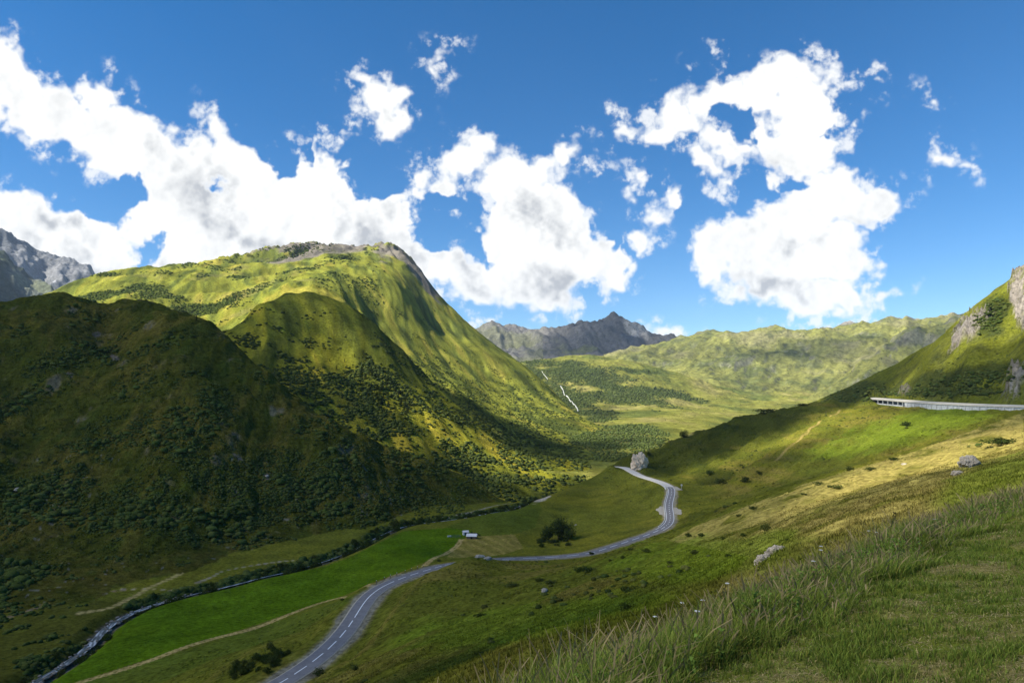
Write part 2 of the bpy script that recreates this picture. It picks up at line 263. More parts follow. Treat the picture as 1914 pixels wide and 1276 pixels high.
def detail(name, z):
    x, y, c = XG, YG, CELL
    if name == 'A':
        fl = sst(0, 1, (y - 60) / 120) * sst(-70, -45, z)          # keep the valley floor flat
        n = fbm(x, y, 45, 3, 1, cell=c) * 1.6 * fl + fbm(x, y, 10, 4, 2, cell=c) * .35 * (.25 + .75 * sst(-76, -60, z))
        n += .12 * np.sin((z + 2 * fbm(x, y, 25, 2, 3)) * 2 * math.pi / 1.5) * sst(-70, -60, z) * (y < 500)
        sp = sst(430, 600, y) * sst(-70, -55, z)
        rib = sst(300, 420, y) * sst(-72, -60, z) * sst(950, 760, y)
        return n + fbm(x, y, 70, 5, 4, cell=c * .7, ridged=True) * 3.5 * sp + streak(x, y, -.76, -.65, 46, 240, 5, 26, c * .7) * 5.0 * rib + streak(x, y, -1, -.25, 14, 70, 3, 27, c) * .9 * fl * sst(200, 130, y)
    if name == 'B':
        lo = sst(-84, -60, z)
        return (fbm(x, y, 130, 3, 5) * 6 + fbm(x, y, 40, 5, 6, cell=c, ridged=True) * 2.2) * lo + fbm(x, y, 9, 3, 7, cell=c) * .5 + streak(x, y, .25, -1, 30, 130, 4, 8, c * .7) * 2.6 * lo + fbm(x, y, 16, 3, 28, cell=c * .8, ridged=True) * 1.0 * lo
    if name == 'C':
        lo = sst(-80, -30, z)
        return (fbm(x, y, 120, 3, 9) * 4 + streak(x, y, .5, -1, 26, 200, 4, 10, c) * 3.2) * lo + fbm(x, y, 20, 4, 11, cell=c) * 1.1
    if name == 'D':
        hi = sst(330, 470, z)
        lo = sst(-80, 0, z)
        lf = sst(-.25, -.36, XG / YG)
        n = streak(x, y, .36, -1, 34, 380, 5, 12, c * .6) * (3.4 - 1.2 * lf) * lo + fbm(x, y, 260, 3, 13) * (7 + 8 * lf) * lo
        n += fbm(x, y, 90, 5, 14, cell=c, ridged=True) * (1.6 + 15 * hi + 3.0 * lf) * (lo + .1)
        return n
    if name == 'E':
        return fbm(x, y, 240, 6, 15, cell=c * .6) * 11 * sst(-75, -20, z) + fbm(x, y, 120, 5, 16, cell=c, ridged=True) * 6 * sst(-70, 0, z)
    if name in ('F', 'F2'):
        return fbm(x, y, 520, 7, 17, cell=c * .55, ridged=True, gain=.56) * 22 * sst(0, 200, z) + streak(x, y, -.8, -1, 80, 320, 5, 18, c * .6) * 16
    if name == 'G':
        return fbm(x, y, 520, 8, 19, cell=c * .5, ridged=True, gain=.62) * 36 * sst(200, 420, z) + streak(x, y, .1, -1, 130, 900, 5, 20, c * .6) * 26
    if name in ('H', 'H1'):
        return fbm(x, y, 900, 8, 21, cell=c * .7, ridged=True, gain=.58) * 80 + streak(x, y, .6, -1, 150, 900, 5, 22, c) * 35
    if name == 'R':
        rk = RK['R']
        n = fbm(x, y, 60, 4, 23, cell=c) * 1.8 + streak(x, y, -.75, -.45, 14, 80, 4, 24, c) * 1.3
        return n + rk * (fbm(x, y, 26, 6, 25, cell=c * .6, ridged=True, gain=.62) * 7.5 + 2)
PXG = PYG = None
def inpoly(px, py, poly):
    p = np.array(poly, float); r = np.zeros(px.shape, bool); j = len(p) - 1
    for i in range(len(p)):
        xi, yi = p[i]; xj, yj = p[j]
        if yi != yj:
            r ^= ((yi > py) != (yj > py)) & (px < (xj - xi) * (py - yi) / (yj - yi) + xi)
        j = i
    return r
def blob(px, py, lst):
    """soft union of ellipses (cx, cy, rx, ry, tilt degrees): >0 inside, 1 at a centre"""
    m = np.full(px.shape, -9.)
    for cx, cy, rx, ry, t in lst:
        a = math.radians(t); c, s = math.cos(a), math.sin(a)
        dx, dy = px - cx, py - cy
        m = np.maximum(m, 1 - np.hypot((dx * c + dy * s) / rx, (-dx * s + dy * c) / ry))
    return m
RK = {}
Zs = []; Ls = []
for name, pts in LAY:
    v = tps(pts)
    if YMIN[name]: v = v - 1.2 * np.clip(np.log(YMIN[name] / YG), 0, None)
    px, py = pix(US[:, None], v)
    if name == 'R':
        b = blob(px, py, [(1812,612,17,32,50),(1790,638,9,22,40),(1840,592,10,20,55),(1905,535,15,40,15),(1912,585,15,26,0),(1900,712,18,28,30),(1690,733,14,5,-30)])
        RK['R'] = sst(-.25, .25, b + .7 * perlin(XG / 9, YG / 9, 3) + .45 * perlin(XG / 3, YG / 3, 4) - .1) * (YG < 900)
    z = v * YG
    if name in 'FGHR' or name in ('F2', 'H1', 'D', 'E', 'B', 'C', 'A'):
        z = z + detail(name, z)
    Zs.append(z)
def smax(a, b, k):
    h = np.clip(.5 + .5 * (a - b) / k, 0, 1)
    return b + (a - b) * h + k * h * (1 - h)
ZG = Zs[0].copy(); LG = np.zeros(ZG.shape, np.int8)
for i in range(1, len(Zs)):
    LG[Zs[i] > ZG] = i
    ZG = smax(ZG, Zs[i], CELL * 1.5 + 1.2)
# ---- lines drawn on the land: road, track, river, paths
def curve(pts, step=2.0):
    P = np.array([pt(*p) for p in pts]); return resample(P, step)
def resample(P, step):
    out = []
    Q = np.vstack([2 * P[0] - P[1], P, 2 * P[-1] - P[-2]])
    for i in range(1, len(Q) - 2):
        a, b, c, d = Q[i-1], Q[i], Q[i+1], Q[i+2]
        n = max(2, int(np.linalg.norm(c - b) / step * 2))
        t = np.linspace(0, 1, n, endpoint=False)[:, None]
        out.append(.5 * (2*b + (c-a)*t + (2*a-5*b+4*c-d)*t*t + (3*b-a-3*c+d)*t**3))
    out = np.vstack(out + [P[-1:]])
    s = np.r_[0, np.cumsum(np.linalg.norm(np.diff(out[:, :2], axis=0), axis=1))]
    q = np.linspace(0, s[-1], max(2, int(s[-1] / step)))
    return np.stack([np.interp(q, s, out[:, k]) for k in range(3)], 1)
def sample(x, y, G=None):
    G = ZG if G is None else G
    i = np.clip((x / y - U0) / (U1 - U0) * (NU - 1), 0, NU - 1.001); j = np.clip((np.log(y) - LS[0]) / (LS[-1] - LS[0]) * (NY - 1), 0, NY - 1.001)
    a = i.astype(int); b = j.astype(int); f = i - a; g = j - b
    return (G[a, b]*(1-f)*(1-g) + G[a+1, b]*f*(1-g) + G[a, b+1]*(1-f)*g + G[a+1, b+1]*f*g)
def hit(px, py, near=12.):
    """first point of the land on the line of sight through a pixel"""
    u, v = uv(px, py)
    i = np.clip((u - U0) / (U1 - U0) * (NU - 1), 0, NU - 1.001); a = int(i); f = i - a
    col = (ZG[a] * (1 - f) + ZG[a + 1] * f) / np.exp(LS)
    ok = np.where((col >= v) & (np.exp(LS) > near))[0]
    if len(ok) == 0: return None
    j = ok[0]
    if j == 0: return np.exp(LS[0])
    t = (v - col[j-1]) / (col[j] - col[j-1] + 1e-9); t = min(max(t, 0), 1)
    return math.exp(LS[j-1] + t * (LS[j] - LS[j-1]))
def line(pxs, step=2.0, near=20.):
    """a line on the land from points of the photograph"""
    P = []
    for p in pxs:
        d = p[2] if len(p) > 2 else hit(p[0], p[1], near)
        P.append(pt(p[0], p[1], d))
    P = resample(np.array(P), step)
    P[:, 2] = sample(P[:, 0], P[:, 1]); return P
def near_line(P, R):
    """distance to a polyline and height of its nearest point, for land within R"""
    D = np.full(ZG.shape, 1e9); H = np.zeros(ZG.shape)
    y0, y1 = P[:, 1].min() - R, P[:, 1].max() + R
    js = np.where((np.exp(LS) > y0) & (np.exp(LS) < y1))[0]
    for j in js:
        y = math.exp(LS[j]); S = P[np.abs(P[:, 1] - y) < R + 3]
        if len(S) == 0: continue
        x = US * y
        i = np.where((x > S[:, 0].min() - R) & (x < S[:, 0].max() + R))[0]
        if len(i) == 0: continue
        d = np.hypot(x[i][:, None] - S[None, :, 0], y - S[None, :, 1]); k = d.argmin(1)
        D[i, j] = d[np.arange(len(i)), k]; H[i, j] = S[k, 2]
    return D, H
ROADP = [(380,1360,125),(470,1306,138),(570,1250,154),(640,1190,170),(668,1145,187),(692,1110,205),(735,1086,225),(782,1070,243),(830,1056,262),(862,1051,285),(905,1047,303),(935,1044,312),
 (1000,1043,320),(1060,1039,324),(1105,1034,332),(1140,1022,348),(1167,1014,358),(1190,1006,368),(1222,995,381),(1243,985,395),(1252,976,408),(1254,967,418),(1251,955,432),(1250,942,448),(1254,928,470),(1256,914,492),(1251,908,504),(1239,902,518),(1217,895,543),(1197,889,565),(1181,880,585),(1168,873,605),(1152,872,625)]
ROAD = curve(ROADP, 1.5)
for _ in range(60): ROAD[1:-1] = .5 * ROAD[1:-1] + .25 * (ROAD[:-2] + ROAD[2:])
D_ROAD, H = near_line(ROAD, 26)
w = 1 - sst(4.6, 13, D_ROAD); ZG = ZG * (1 - w) + (H - .12) * w
TRACK = line([(60,1305),(144,1276),(301,1226),(435,1184),(535,1150),(640,1116),(690,1094),(734,1077),(800,1051),(834,1034),(854,1020),(862,1008)])
D_TR, H = near_line(TRACK, 8)
RIVER = line([(30,1300,180),(62,1266),(86,1252),(115,1236),(150,1211),(168,1198),(186,1178),(200,1163),(230,1146),(262,1131),(300,1119),(360,1103),(430,1088),(520,1066),(600,1045),(665,1020),(710,996),(760,978),(850,966),(905,956),(960,946),(1003,930)])
for _ in range(10): RIVER[1:-1] = .5 * RIVER[1:-1] + .25 * (RIVER[:-2] + RIVER[2:])
D_RV, H = near_line(RIVER, 30)
RIVER[:, 2] -= 1.6
w = 1 - sst(2.2, 8, D_RV); ZG = ZG - 2.6 * w
GAL = np.array([pt(2080,777,385),pt(2000,775,415),pt(1914,772.5,450),pt(1859,770.5,475),pt(1807,768,505),pt(1730,763,565),pt(1687,759,615),pt(1650,755.5,655),pt(1615,752.5,695)])
GAL = resample(GAL, 2.0)
_t = np.gradient(GAL[:, :2], axis=0); _t /= np.linalg.norm(_t, axis=1)[:, None]
GALN = np.stack([_t[:, 1], -_t[:, 0]], 1)                     # uphill side
GALC = GAL.copy(); GALC[:, :2] += GALN * 4.5
D_G, H = near_line(GALC, 26)
w = 1 - sst(5.0, 10, D_G); ZG = ZG * (1 - w) + (H - .4) * w
VG = ZG / YG
PXG, PYG = pix(US[:, None], VG)
VIS = VG >= np.maximum.accumulate(VG, axis=1) - 1e-4
# ---------------------------------------------------------------- colours of the land (surface colours, with shade painted in on the spur)
def mixc(c, m, col):
    m = m[..., None]; return c * (1 - m) + np.array(col) * m
gzx = np.gradient(ZG, axis=0) / np.gradient(XG, axis=0)
gzy = np.gradient(ZG, axis=1) / np.gradient(YG, axis=1)
SL = np.hypot(gzx, gzy)
LN = [n for n, _ in LAY]
def isl(*n): return np.isin(LG, [LN.index(k) for k in n])
nb = fbm(XG, YG, 70, 5, 31, cell=CELL); ns = fbm(XG, YG, 12, 4, 32, cell=CELL); nl = fbm(XG, YG, 300, 4, 33)
con = perlin(XG / 90, ZG / 3.5, 34) + .6 * perlin(XG / 40, ZG / 1.3, 35)          # bands that follow the contours
GREEN = (.100, .115, .022); OLIVE = (.125, .130, .022); STRAW = (.270, .235, .100); DARKG = (.040, .062, .013)
C = np.zeros(ZG.shape + (3,)) + np.array(GREEN)
C = mixc(C, sst(-.5, .8, nb + .6 * ns), OLIVE)
C = mixc(C, sst(.2, 1.1, ns + .5 * nl) * .6, DARKG)
a = isl('A')
dry = sst(.0, 1.0, .8 * con + .7 * nb + .1) * sst(-78, -66, ZG)
C = np.where(a[..., None], mixc(C, dry * .75, (.165, .142, .045)), C)
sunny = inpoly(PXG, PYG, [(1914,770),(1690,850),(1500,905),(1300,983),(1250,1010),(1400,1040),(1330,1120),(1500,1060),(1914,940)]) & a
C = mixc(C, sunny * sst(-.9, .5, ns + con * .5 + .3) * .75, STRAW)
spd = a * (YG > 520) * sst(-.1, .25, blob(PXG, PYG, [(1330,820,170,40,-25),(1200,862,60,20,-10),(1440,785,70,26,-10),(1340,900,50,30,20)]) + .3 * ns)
C = mixc(C, spd * .8, (.036, .048, .012))  # shade of the spur deepened in its colour by a darker green
grn = blob(PXG, PYG, [(1850,905,120,45,-20),(1330,1045,220,45,-5),(1000,1160,300,40,-8),(1700,800,200,30,-15),(1450,1010,60,20,-10)])
C = mixc(C, (sst(-.2, .4, grn + .3 * ns) * a) * .7, (.105, .160, .018))
wild = inpoly(PXG, PYG, [(-60,1110),(120,1120),(250,1125),(262,1131),(186,1178),(115,1236),(40,1310),(-100,1310)]) & isl('A', 'B')
C = mixc(C, wild * .8, (.060, .066, .016)); C = mixc(C, wild * sst(-.1, .7, ns + nb) * .6, (.085, .10, .02))
# hay meadow, mown field
MEADOW = [(40,1310),(100,1262),(141,1240),(177,1220),(202,1197),(219,1170),(245,1143),(300,1127),(400,1102),(520,1074),(600,1060),(650,1043),(700,1018),(755,992),(840,986),(885,990),(868,1004),(850,1022),(830,1034),(795,1049),(734,1075),(640,1113),(535,1147),(435,1181),(301,1223),(144,1273),(70,1298)]
md = (inpoly(PXG, PYG, MEADOW) & a & (ZG < -70) & (YG < 480)).astype(float)
C = mixc(C, md, (.064, .122, .008)); C = mixc(C, md * sst(-.1, .9, nb + .4 * ns) * .35, (.085, .13, .006))
MD2 = [(885,990),(1000,935),(1012,950),(1000,985),(960,998)]
md2 = (inpoly(PXG, PYG, MD2 + [(870, 1003)]) | inpoly(PXG, PYG, [(830,985),(900,962),(1010,934),(1010,945),(885,992)])) & a & (ZG < -60)
L_ = line([(215,1200),(260,1187),(320,1172),(380,1152),(440,1140)], 3.0); dd, _ = near_line(L_, 8); C = mixc(C, (1 - sst(.4, 1.3, dd + .4 * ns)) * .5, (.03, .06, .008))
C = mixc(C, md * (.5 + .5 * np.sin((XG * .80 - YG * .60 + 2 * nb) * 2 * math.pi / 7.)) * .22, (.085, .15, .01))
C = mixc(C, md2 * .7, (.068, .100, .018))
below = inpoly(PXG, PYG, [(144,1280),(301,1230),(435,1188),(535,1156),(640,1120),(734,1080),(700,1095),(560,1180),(400,1230),(300,1276)]) & a
C = mixc(C, below * .5, (.07, .115, .02))
HAY = [(872,1003),(962,998),(978,1024),(940,1036),(905,1040),(850,1042),(835,1040),(855,1022)]
hay = (inpoly(PXG, PYG, HAY) & a & (YG < 480) & (YG > 290)).astype(float)
row = np.sin((XG * .93 + YG * .36 + 3 * perlin(XG / 20, YG / 30, 5)) * 2 * math.pi / 6.5)
C = mixc(C, hay, (.165, .15, .045)); C = mixc(C, hay * sst(-.2, .9, row) * .6, (.26, .215, .085))
# tracks and paths
pth = (1 - sst(.35, .75, np.abs(D_TR - .95))) * (D_TR < 3)
C = mixc(C, pth, (.34, .27, .15))
C = mixc(C, (1 - sst(3.6, 5.4, D_ROAD + ns * .8)) * .8, (.30, .26, .19))
PATHM = np.zeros(ZG.shape)
for poly, wd, col in [([(0,1158),(60,1138),(110,1120),(170,1108),(230,1102)], 1.6, (.24,.18,.12)), ([(150,1145),(200,1137),(240,1120),(285,1095),(335,1072)], 1.7, (.33,.28,.17)),
        ([(375,1055),(410,1030),(450,1010),(490,990),(540,968),(600,945),(640,930)], 1.4, (.33,.28,.16)), ([(370,1088),(400,1076),(420,1066),(500,1052),(560,1045)], 1.4, (.30,.26,.18)),
        ([(560,870),(600,835),(640,805),(660,795)], 2.0, (.24,.20,.09)), ([(230,1100),(280,1100),(320,1104)], 1.2, (.33,.28,.18)),
        ([(750,985),(800,975),(850,965),(905,950),(960,940)], 1.6, (.30,.27,.2)), ([(1450,860),(1500,815),(1560,775),(1600,758)], 1.6, (.27,.22,.10)),
        ([(1130,800),(1180,775),(1250,800),(1290,812)], 4.0, (.30,.27,.12)), ([(1040,770),(1120,770),(1200,765),(1280,785)], 4, (.26,.24,.1)), ([(1330,755),(1400,758),(1460,750),(1500,745)], 9, (.30,.27,.15)),
        ([(800,650),(870,690),(930,720),(975,735)], 1.9, (.2,.18,.08)), ([(700,505),(660,520),(600,545),(560,560)], 3.0, (.25,.24,.07))]:
    L_ = line(poly, 3.0); dd, _ = near_line(L_, 14); PATHM = np.maximum(PATHM, 1 - sst(wd, wd + 2.5, dd))
    C = mixc(C, (1 - sst(wd * .5, wd * 1.2, dd + .5 * ns)) * .85, col)
gravel = sst(-.1, .2, blob(PXG, PYG, [(1020,922,30,9,-35),(1045,905,22,6,-30),(1000,932,20,6,0)]) + .4 * ns) * (YG > 430) * (YG < 760)
C = mixc(C, gravel, (.42, .36, .26))
C = mixc(C, (1 - sst(2.4, 4.2, D_RV + ns)) * .9, (.12, .11, .09))
# the shaded hill and the big mountain
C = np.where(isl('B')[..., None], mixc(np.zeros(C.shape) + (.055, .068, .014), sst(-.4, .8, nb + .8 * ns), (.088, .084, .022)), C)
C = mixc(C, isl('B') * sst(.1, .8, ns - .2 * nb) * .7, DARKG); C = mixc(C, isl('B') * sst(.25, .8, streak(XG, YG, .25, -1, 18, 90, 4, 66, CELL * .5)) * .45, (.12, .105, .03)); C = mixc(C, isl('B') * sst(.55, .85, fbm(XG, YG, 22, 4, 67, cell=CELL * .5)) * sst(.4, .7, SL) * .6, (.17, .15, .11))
cd = isl('C', 'D')
stD = streak(XG, YG, .36, -1, 40, 330, 6, 41, CELL * .5)
K = mixc(np.zeros(C.shape) + (.195, .200, .028), sst(-.3, .6, stD), (.125, .145, .026))
K = mixc(K, sst(.15, .9, stD + .6 * nb) * .7, (.055, .070, .018))
K = mixc(K, sst(.3, .9, -stD + .5 * nl) * .7, (.31, .26, .045))
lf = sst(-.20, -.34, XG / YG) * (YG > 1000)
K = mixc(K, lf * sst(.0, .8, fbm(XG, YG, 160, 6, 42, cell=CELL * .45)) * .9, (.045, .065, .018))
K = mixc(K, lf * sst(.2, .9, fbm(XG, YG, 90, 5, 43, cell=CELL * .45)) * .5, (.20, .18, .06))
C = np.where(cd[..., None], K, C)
K2 = streak(XG, YG, .36, -1, 14, 260, 3, 65, CELL * .4); C = np.where(isl('C', 'D')[..., None], C * (1 + .30 * np.clip(K2, -1, 1))[..., None], C)
low = cd * sst(120, -20, ZG) * sst(-.1, .7, fbm(XG, YG, 60, 5, 44, cell=CELL))
C = mixc(C, low * .75, (.038, .055, .014))
rockD = isl('D') * sst(.42, .82, blob(PXG, PYG, [(730,470,38,20,0),(780,505,12,60,-37),(600,463,120,14,0),(560,480,70,9,-10)]) * .9 + .5 * fbm(XG, YG, 100, 6, 45, cell=CELL * .45) + .45) 
ROCK = (.27, .235, .185)
C = mixc(C, rockD, (.17, .15, .12)); C = mixc(C, rockD * sst(0, 1, ns + nb) * .7, (.13, .115, .09))
# far valley, far ridges, peaks
e = isl('E'); nE = fbm(XG, YG, 220, 6, 46, cell=CELL * .45)
K = mixc(np.zeros(C.shape) + (.20, .20, .038), sst(-.2, .6, nE), (.105, .125, .028)); K = mixc(K, sst(.1, .9, -nE + .3 * nb) * .7, (.29, .25, .085))
shr = blob(PXG, PYG, [(1080,700,110,22,5),(1170,745,110,14,4),(1060,740,80,30,30),(1130,820,90,28,0),(1240,735,60,10,8),(1000,700,30,25,30),(1200,830,50,16,0)])
K = mixc(K, sst(-.3, .5, shr + .7 * nE + .3 * nb) * .85, (.040, .058, .017))
C = np.where(e[..., None], K, C)
f = isl('F', 'F2'); nF = fbm(XG, YG, 500, 7, 47, cell=CELL * .45, gain=.6)
K = mixc(np.zeros(C.shape) + (.20, .20, .05), sst(-.1, .7, nF), (.11, .125, .035)); K = mixc(K, sst(.2, .9, -nF) * .6, (.21, .19, .10))
rk = sst(.62, 1.05, SL * .8 + .45 * nF + .25 * sst(330, 480, ZG))
K = mixc(K, rk * .55, (.20, .185, .15)); K = mixc(K, sst(455, 500, ZG + 40 * nF) * .7, (.30, .27, .24))
K = mixc(K, rk * sst(.0, .6, fbm(XG, YG, 130, 5, 62, cell=CELL * .4)) * .8, (.075, .075, .065)); K = mixc(K, sst(.35, .8, fbm(XG, YG, 90, 5, 63, cell=CELL * .4)) * .6, (.065, .08, .03))
C = np.where(f[..., None], K, C)
g = isl('G'); nG = fbm(XG, YG, 600, 7, 48, cell=CELL * .45, gain=.6)
K = mixc(np.zeros(C.shape) + (.125, .118, .105), sst(-.3, .6, nG), (.068, .068, .064)); K = mixc(K, sst(.1, .7, nG) * sst(520, 350, ZG), (.12, .125, .05))
K = mixc(K, (PXG < 1015) * sst(-.3, .5, nG + .2) * .6, (.15, .15, .075)); K = mixc(K, sst(.2, .5, blob(PXG, PYG, [(1185,620,14,34,-35),(1205,625,10,26,-35)]) + .5 * nG), (.30, .28, .24))
C = np.where(g[..., None], K, C)
h = isl('H', 'H1'); 
K = mixc(np.zeros(C.shape) + (.20, .20, .20), sst(-.3, .5, nG), (.10, .105, .11)); K = mixc(K, isl('H1') * sst(-.5, .3, nG) * .8, (.045, .060, .030)); K = mixc(K, sst(900, 600, ZG) * sst(-.2, .5, -nG) * .7, (.11, .13, .05))
K = mixc(K, sst(.75, .95, perlin(XG / 120, YG / 200, 9) + .35 * perlin(XG / 40, YG / 60, 8)) * sst(500, 900, ZG), (.75, .77, .8))
C = np.where(h[..., None], K, C)
r = isl('R')
K = mixc(np.zeros(C.shape) + (.150, .160, .018), sst(-.3, .8, nb + ns), (.115, .120, .022)); K = mixc(K, sst(.2, 1, ns + .5 * nb) * .7, (.050, .062, .018))
bush = blob(PXG, PYG, [(1855,590,28,45,30),(1800,700,120,16,-10),(1750,730,140,10,0),(1600,735,70,20,-10)])
K = mixc(K, sst(-.2, .3, bush + .3 * ns) * .8, (.040, .052, .014))
K = mixc(K, RK['R'], (.27, .235, .19)); K = mixc(K, RK['R'] * (PXG < 1720), (.12, .11, .085)); K = mixc(K, RK['R'] * sst(.1, .7, fbm(XG, YG, 8, 4, 49, cell=CELL)) * .8, (.10, .09, .075)); K = mixc(K, RK['R'] * sst(.3, .6, fbm(XG, YG, 14, 4, 50, cell=CELL)) * .7, (.12, .13, .03))
C = np.where(r[..., None], K, C)
# scattered pale stones and scree
ssp = sst(.62, .8, perlin(XG / 2.5, YG / 2.5, 51) + .4 * perlin(XG / 9, YG / 9, 52)) * isl('A', 'B') * (YG < 700) * sst(.5, 1, nb + .8)
C = mixc(C, ssp * .5 * isl('B') * (PYG > 850), (.30, .28, .24))
rkA = a * sst(0, .3, blob(PXG, PYG, [(1640,706,3,2,0)]) + .3 * ns)
C = mixc(C, rkA * .6, (.32, .27, .2))
C = mixc(C, isl('B') * sst(.0, .3, blob(PXG, PYG, [(499,890,9,6,30),(215,668,12,5,30),(130,700,8,4,20),(180,625,10,6,0),(32,915,12,4,0),(445,855,14,3,30)]) + .2 * ns), (.15, .13, .10))
veg = isl('A', 'B', 'C')[..., None] & (C[..., 1:2] > C[..., 0:1] * .75) & (C[..., 2:3] < .6 * C[..., 1:2])
C = np.where(veg, C * np.array([1.18, 1.08, .72]), C)
tus = sst(.1, .8, perlin(XG / 1.1, YG / 1.1, 57) + .7 * perlin(XG / 3.1, YG / 3.1, 58)) * isl('A') * (YG < 420) * (ZG > -74) * (1 - md)
C = C * (1 - .38 * tus)[..., None]
C = C * (1 + .25 * isl('D', 'E', 'F', 'F2', 'G', 'H', 'R') * fbm(XG, YG, 60, 4, 64, cell=CELL * .35))[..., None]
C = np.clip(C * (1 + .22 * ns + .10 * fbm(XG, YG, 3, 3, 53, cell=CELL * .5))[..., None], .004, .9)
# ---------------------------------------------------------------- making Blender objects
def tag(o, label=None, cat=None, group=None, kind=None):
    for k, v in (('label', label), ('category', cat), ('group', group), ('kind', kind)):
        if v: o[k] = v
    return o
def mesh_obj(name, V, Fq, mat, cols=None, smooth=True, parent=None, attr='Col'):
    """V (n,3), Fq (m,k) index array (all the same corner count)"""
    V = np.asarray(V, np.float32); Fq = np.asarray(Fq, np.int32); k = Fq.shape[1]
    me = bpy.data.meshes.new(name)
    me.vertices.add(len(V)); me.vertices.foreach_set('co', V.ravel())
    me.loops.add(Fq.size); me.loops.foreach_set('vertex_index', Fq.ravel())
    me.polygons.add(len(Fq)); me.polygons.foreach_set('loop_start', np.arange(0, Fq.size, k, dtype=np.int32))
    me.polygons.foreach_set('use_smooth', np.full(len(Fq), smooth))
    me.update(calc_edges=True)
    if cols is not None:
        ca = me.color_attributes.new(attr, 'FLOAT_COLOR', 'POINT')
        c4 = np.ones((len(V), 4), np.float32); c4[:, :3] = cols; ca.data.foreach_set('color', c4.ravel())
    if mat: me.materials.append(mat)
    o = bpy.data.objects.new(name, me); COL.objects.link(o)
    if parent: o.parent = parent
    return o
def empty(name, loc=(0, 0, 0), rz=0):
    o = bpy.data.objects.new(name, None); COL.objects.link(o); o.location = loc; o.rotation_euler = (0, 0, rz); return o
def mat(name, col=(.5, .5, .5), rough=.95, noise=0., scale=1., bump=0., bscale=None, attr=None, metal=0., spec=.0, trans=0.):
    m = bpy.data.materials.new(name); m.use_nodes = True; n, l = m.node_tree.nodes, m.node_tree.links
    b = n['Principled BSDF']; b.inputs['Roughness'].default_value = rough; b.inputs['Base Color'].default_value = (*col, 1)
    b.inputs['Specular IOR Level'].default_value = spec; b.inputs['Metallic'].default_value = metal
    tc = n.new('ShaderNodeTexCoord'); src = None
    if attr:
        a = n.new('ShaderNodeVertexColor'); a.layer_name = attr; src = a.outputs[0]
    if noise:
        t = n.new('ShaderNodeTexNoise'); t.inputs['Scale'].default_value = scale; t.inputs['Detail'].default_value = 6; t.inputs['Roughness'].default_value = .65
        l.new(tc.outputs['Object'], t.inputs['Vector'])
        mr = n.new('ShaderNodeMapRange'); mr.inputs[1].default_value = .3; mr.inputs[2].default_value = .7; mr.inputs[3].default_value = 1 - noise; mr.inputs[4].default_value = 1 + noise
        l.new(t.outputs[0], mr.inputs[0])
        mm = n.new('ShaderNodeVectorMath'); mm.operation = 'SCALE'
        if src: l.new(src, mm.inputs[0])
        else: mm.inputs[0].default_value = col
        l.new(mr.outputs[0], mm.inputs['Scale']); src = mm.outputs[0]
    if src: l.new(src, b.inputs['Base Color'])
    if bump:
        t = n.new('ShaderNodeTexNoise'); t.inputs['Scale'].default_value = bscale or scale; t.inputs['Detail'].default_value = 8; t.inputs['Roughness'].default_value = .7
        l.new(tc.outputs['Object'], t.inputs['Vector'])
        bp = n.new('ShaderNodeBump'); bp.inputs['Strength'].default_value = 1; bp.inputs['Distance'].default_value = bump
        l.new(t.outputs[0], bp.inputs['Height']); l.new(bp.outputs[0], b.inputs['Normal'])
    if trans:
        tr = n.new('ShaderNodeBsdfTranslucent'); ms = n.new('ShaderNodeMixShader'); ms.inputs[0].default_value = trans
        if src: l.new(src, tr.inputs[0])
        else: tr.inputs[0].default_value = (*col, 1)
        o_ = n['Material Output']; l.new(b.outputs[0], ms.inputs[1]); l.new(tr.outputs[0], ms.inputs[2]); l.new(ms.outputs[0], o_.inputs[0])
    return m
M_near = mat('grassland', attr='Col', noise=.5, scale=.7, bump=.5, bscale=1.3)
M_hill = mat('hillside', attr='Col', noise=.5, scale=.35, bump=2.6, bscale=.45)
M_far = mat('mountainside', attr='Col', noise=.45, scale=.05, bump=12., bscale=.06)
# ---- the land: one continuous sheet, cut along the seams of its hills
P3 = np.stack([XG, YG, ZG], -1).reshape(-1, 3); C3 = C.reshape(-1, 3)
idx = np.arange(NU * NY).reshape(NU, NY)
Q = np.stack([idx[:-1, :-1], idx[1:, :-1], idx[1:, 1:], idx[:-1, 1:]], -1).reshape(-1, 4)
ql = LG[:-1, :-1].ravel()
def land(name, keys, m, label):
    q = Q[np.isin(ql, [LN.index(k) for k in keys])]
    u, inv = np.unique(q.ravel(), return_inverse=True)
    o = mesh_obj(name, P3[u], inv.reshape(-1, 4), m, C3[u]); tag(o, label, kind='structure'); return o
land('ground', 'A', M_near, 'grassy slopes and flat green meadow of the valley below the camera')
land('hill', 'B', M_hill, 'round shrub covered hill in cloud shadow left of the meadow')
land('mountain', 'CD', M_hill, 'big green mountain with rocky top and grassy spur')
land('valley', 'E', M_far, 'high green valley floor beyond the gorge')
land('mountain_ridge', ['F', 'F2'], M_far, 'long grassy and rocky ridge at the head of the valley')
land('mountain_peak', 'G', M_far, 'grey rocky peaks beyond the valley')
land('mountain_range', ['H', 'H1'], M_far, 'distant bluish rocky mountains')
land('hillside', 'R', M_hill, 'steep grass slope with pale crags above the avalanche gallery')
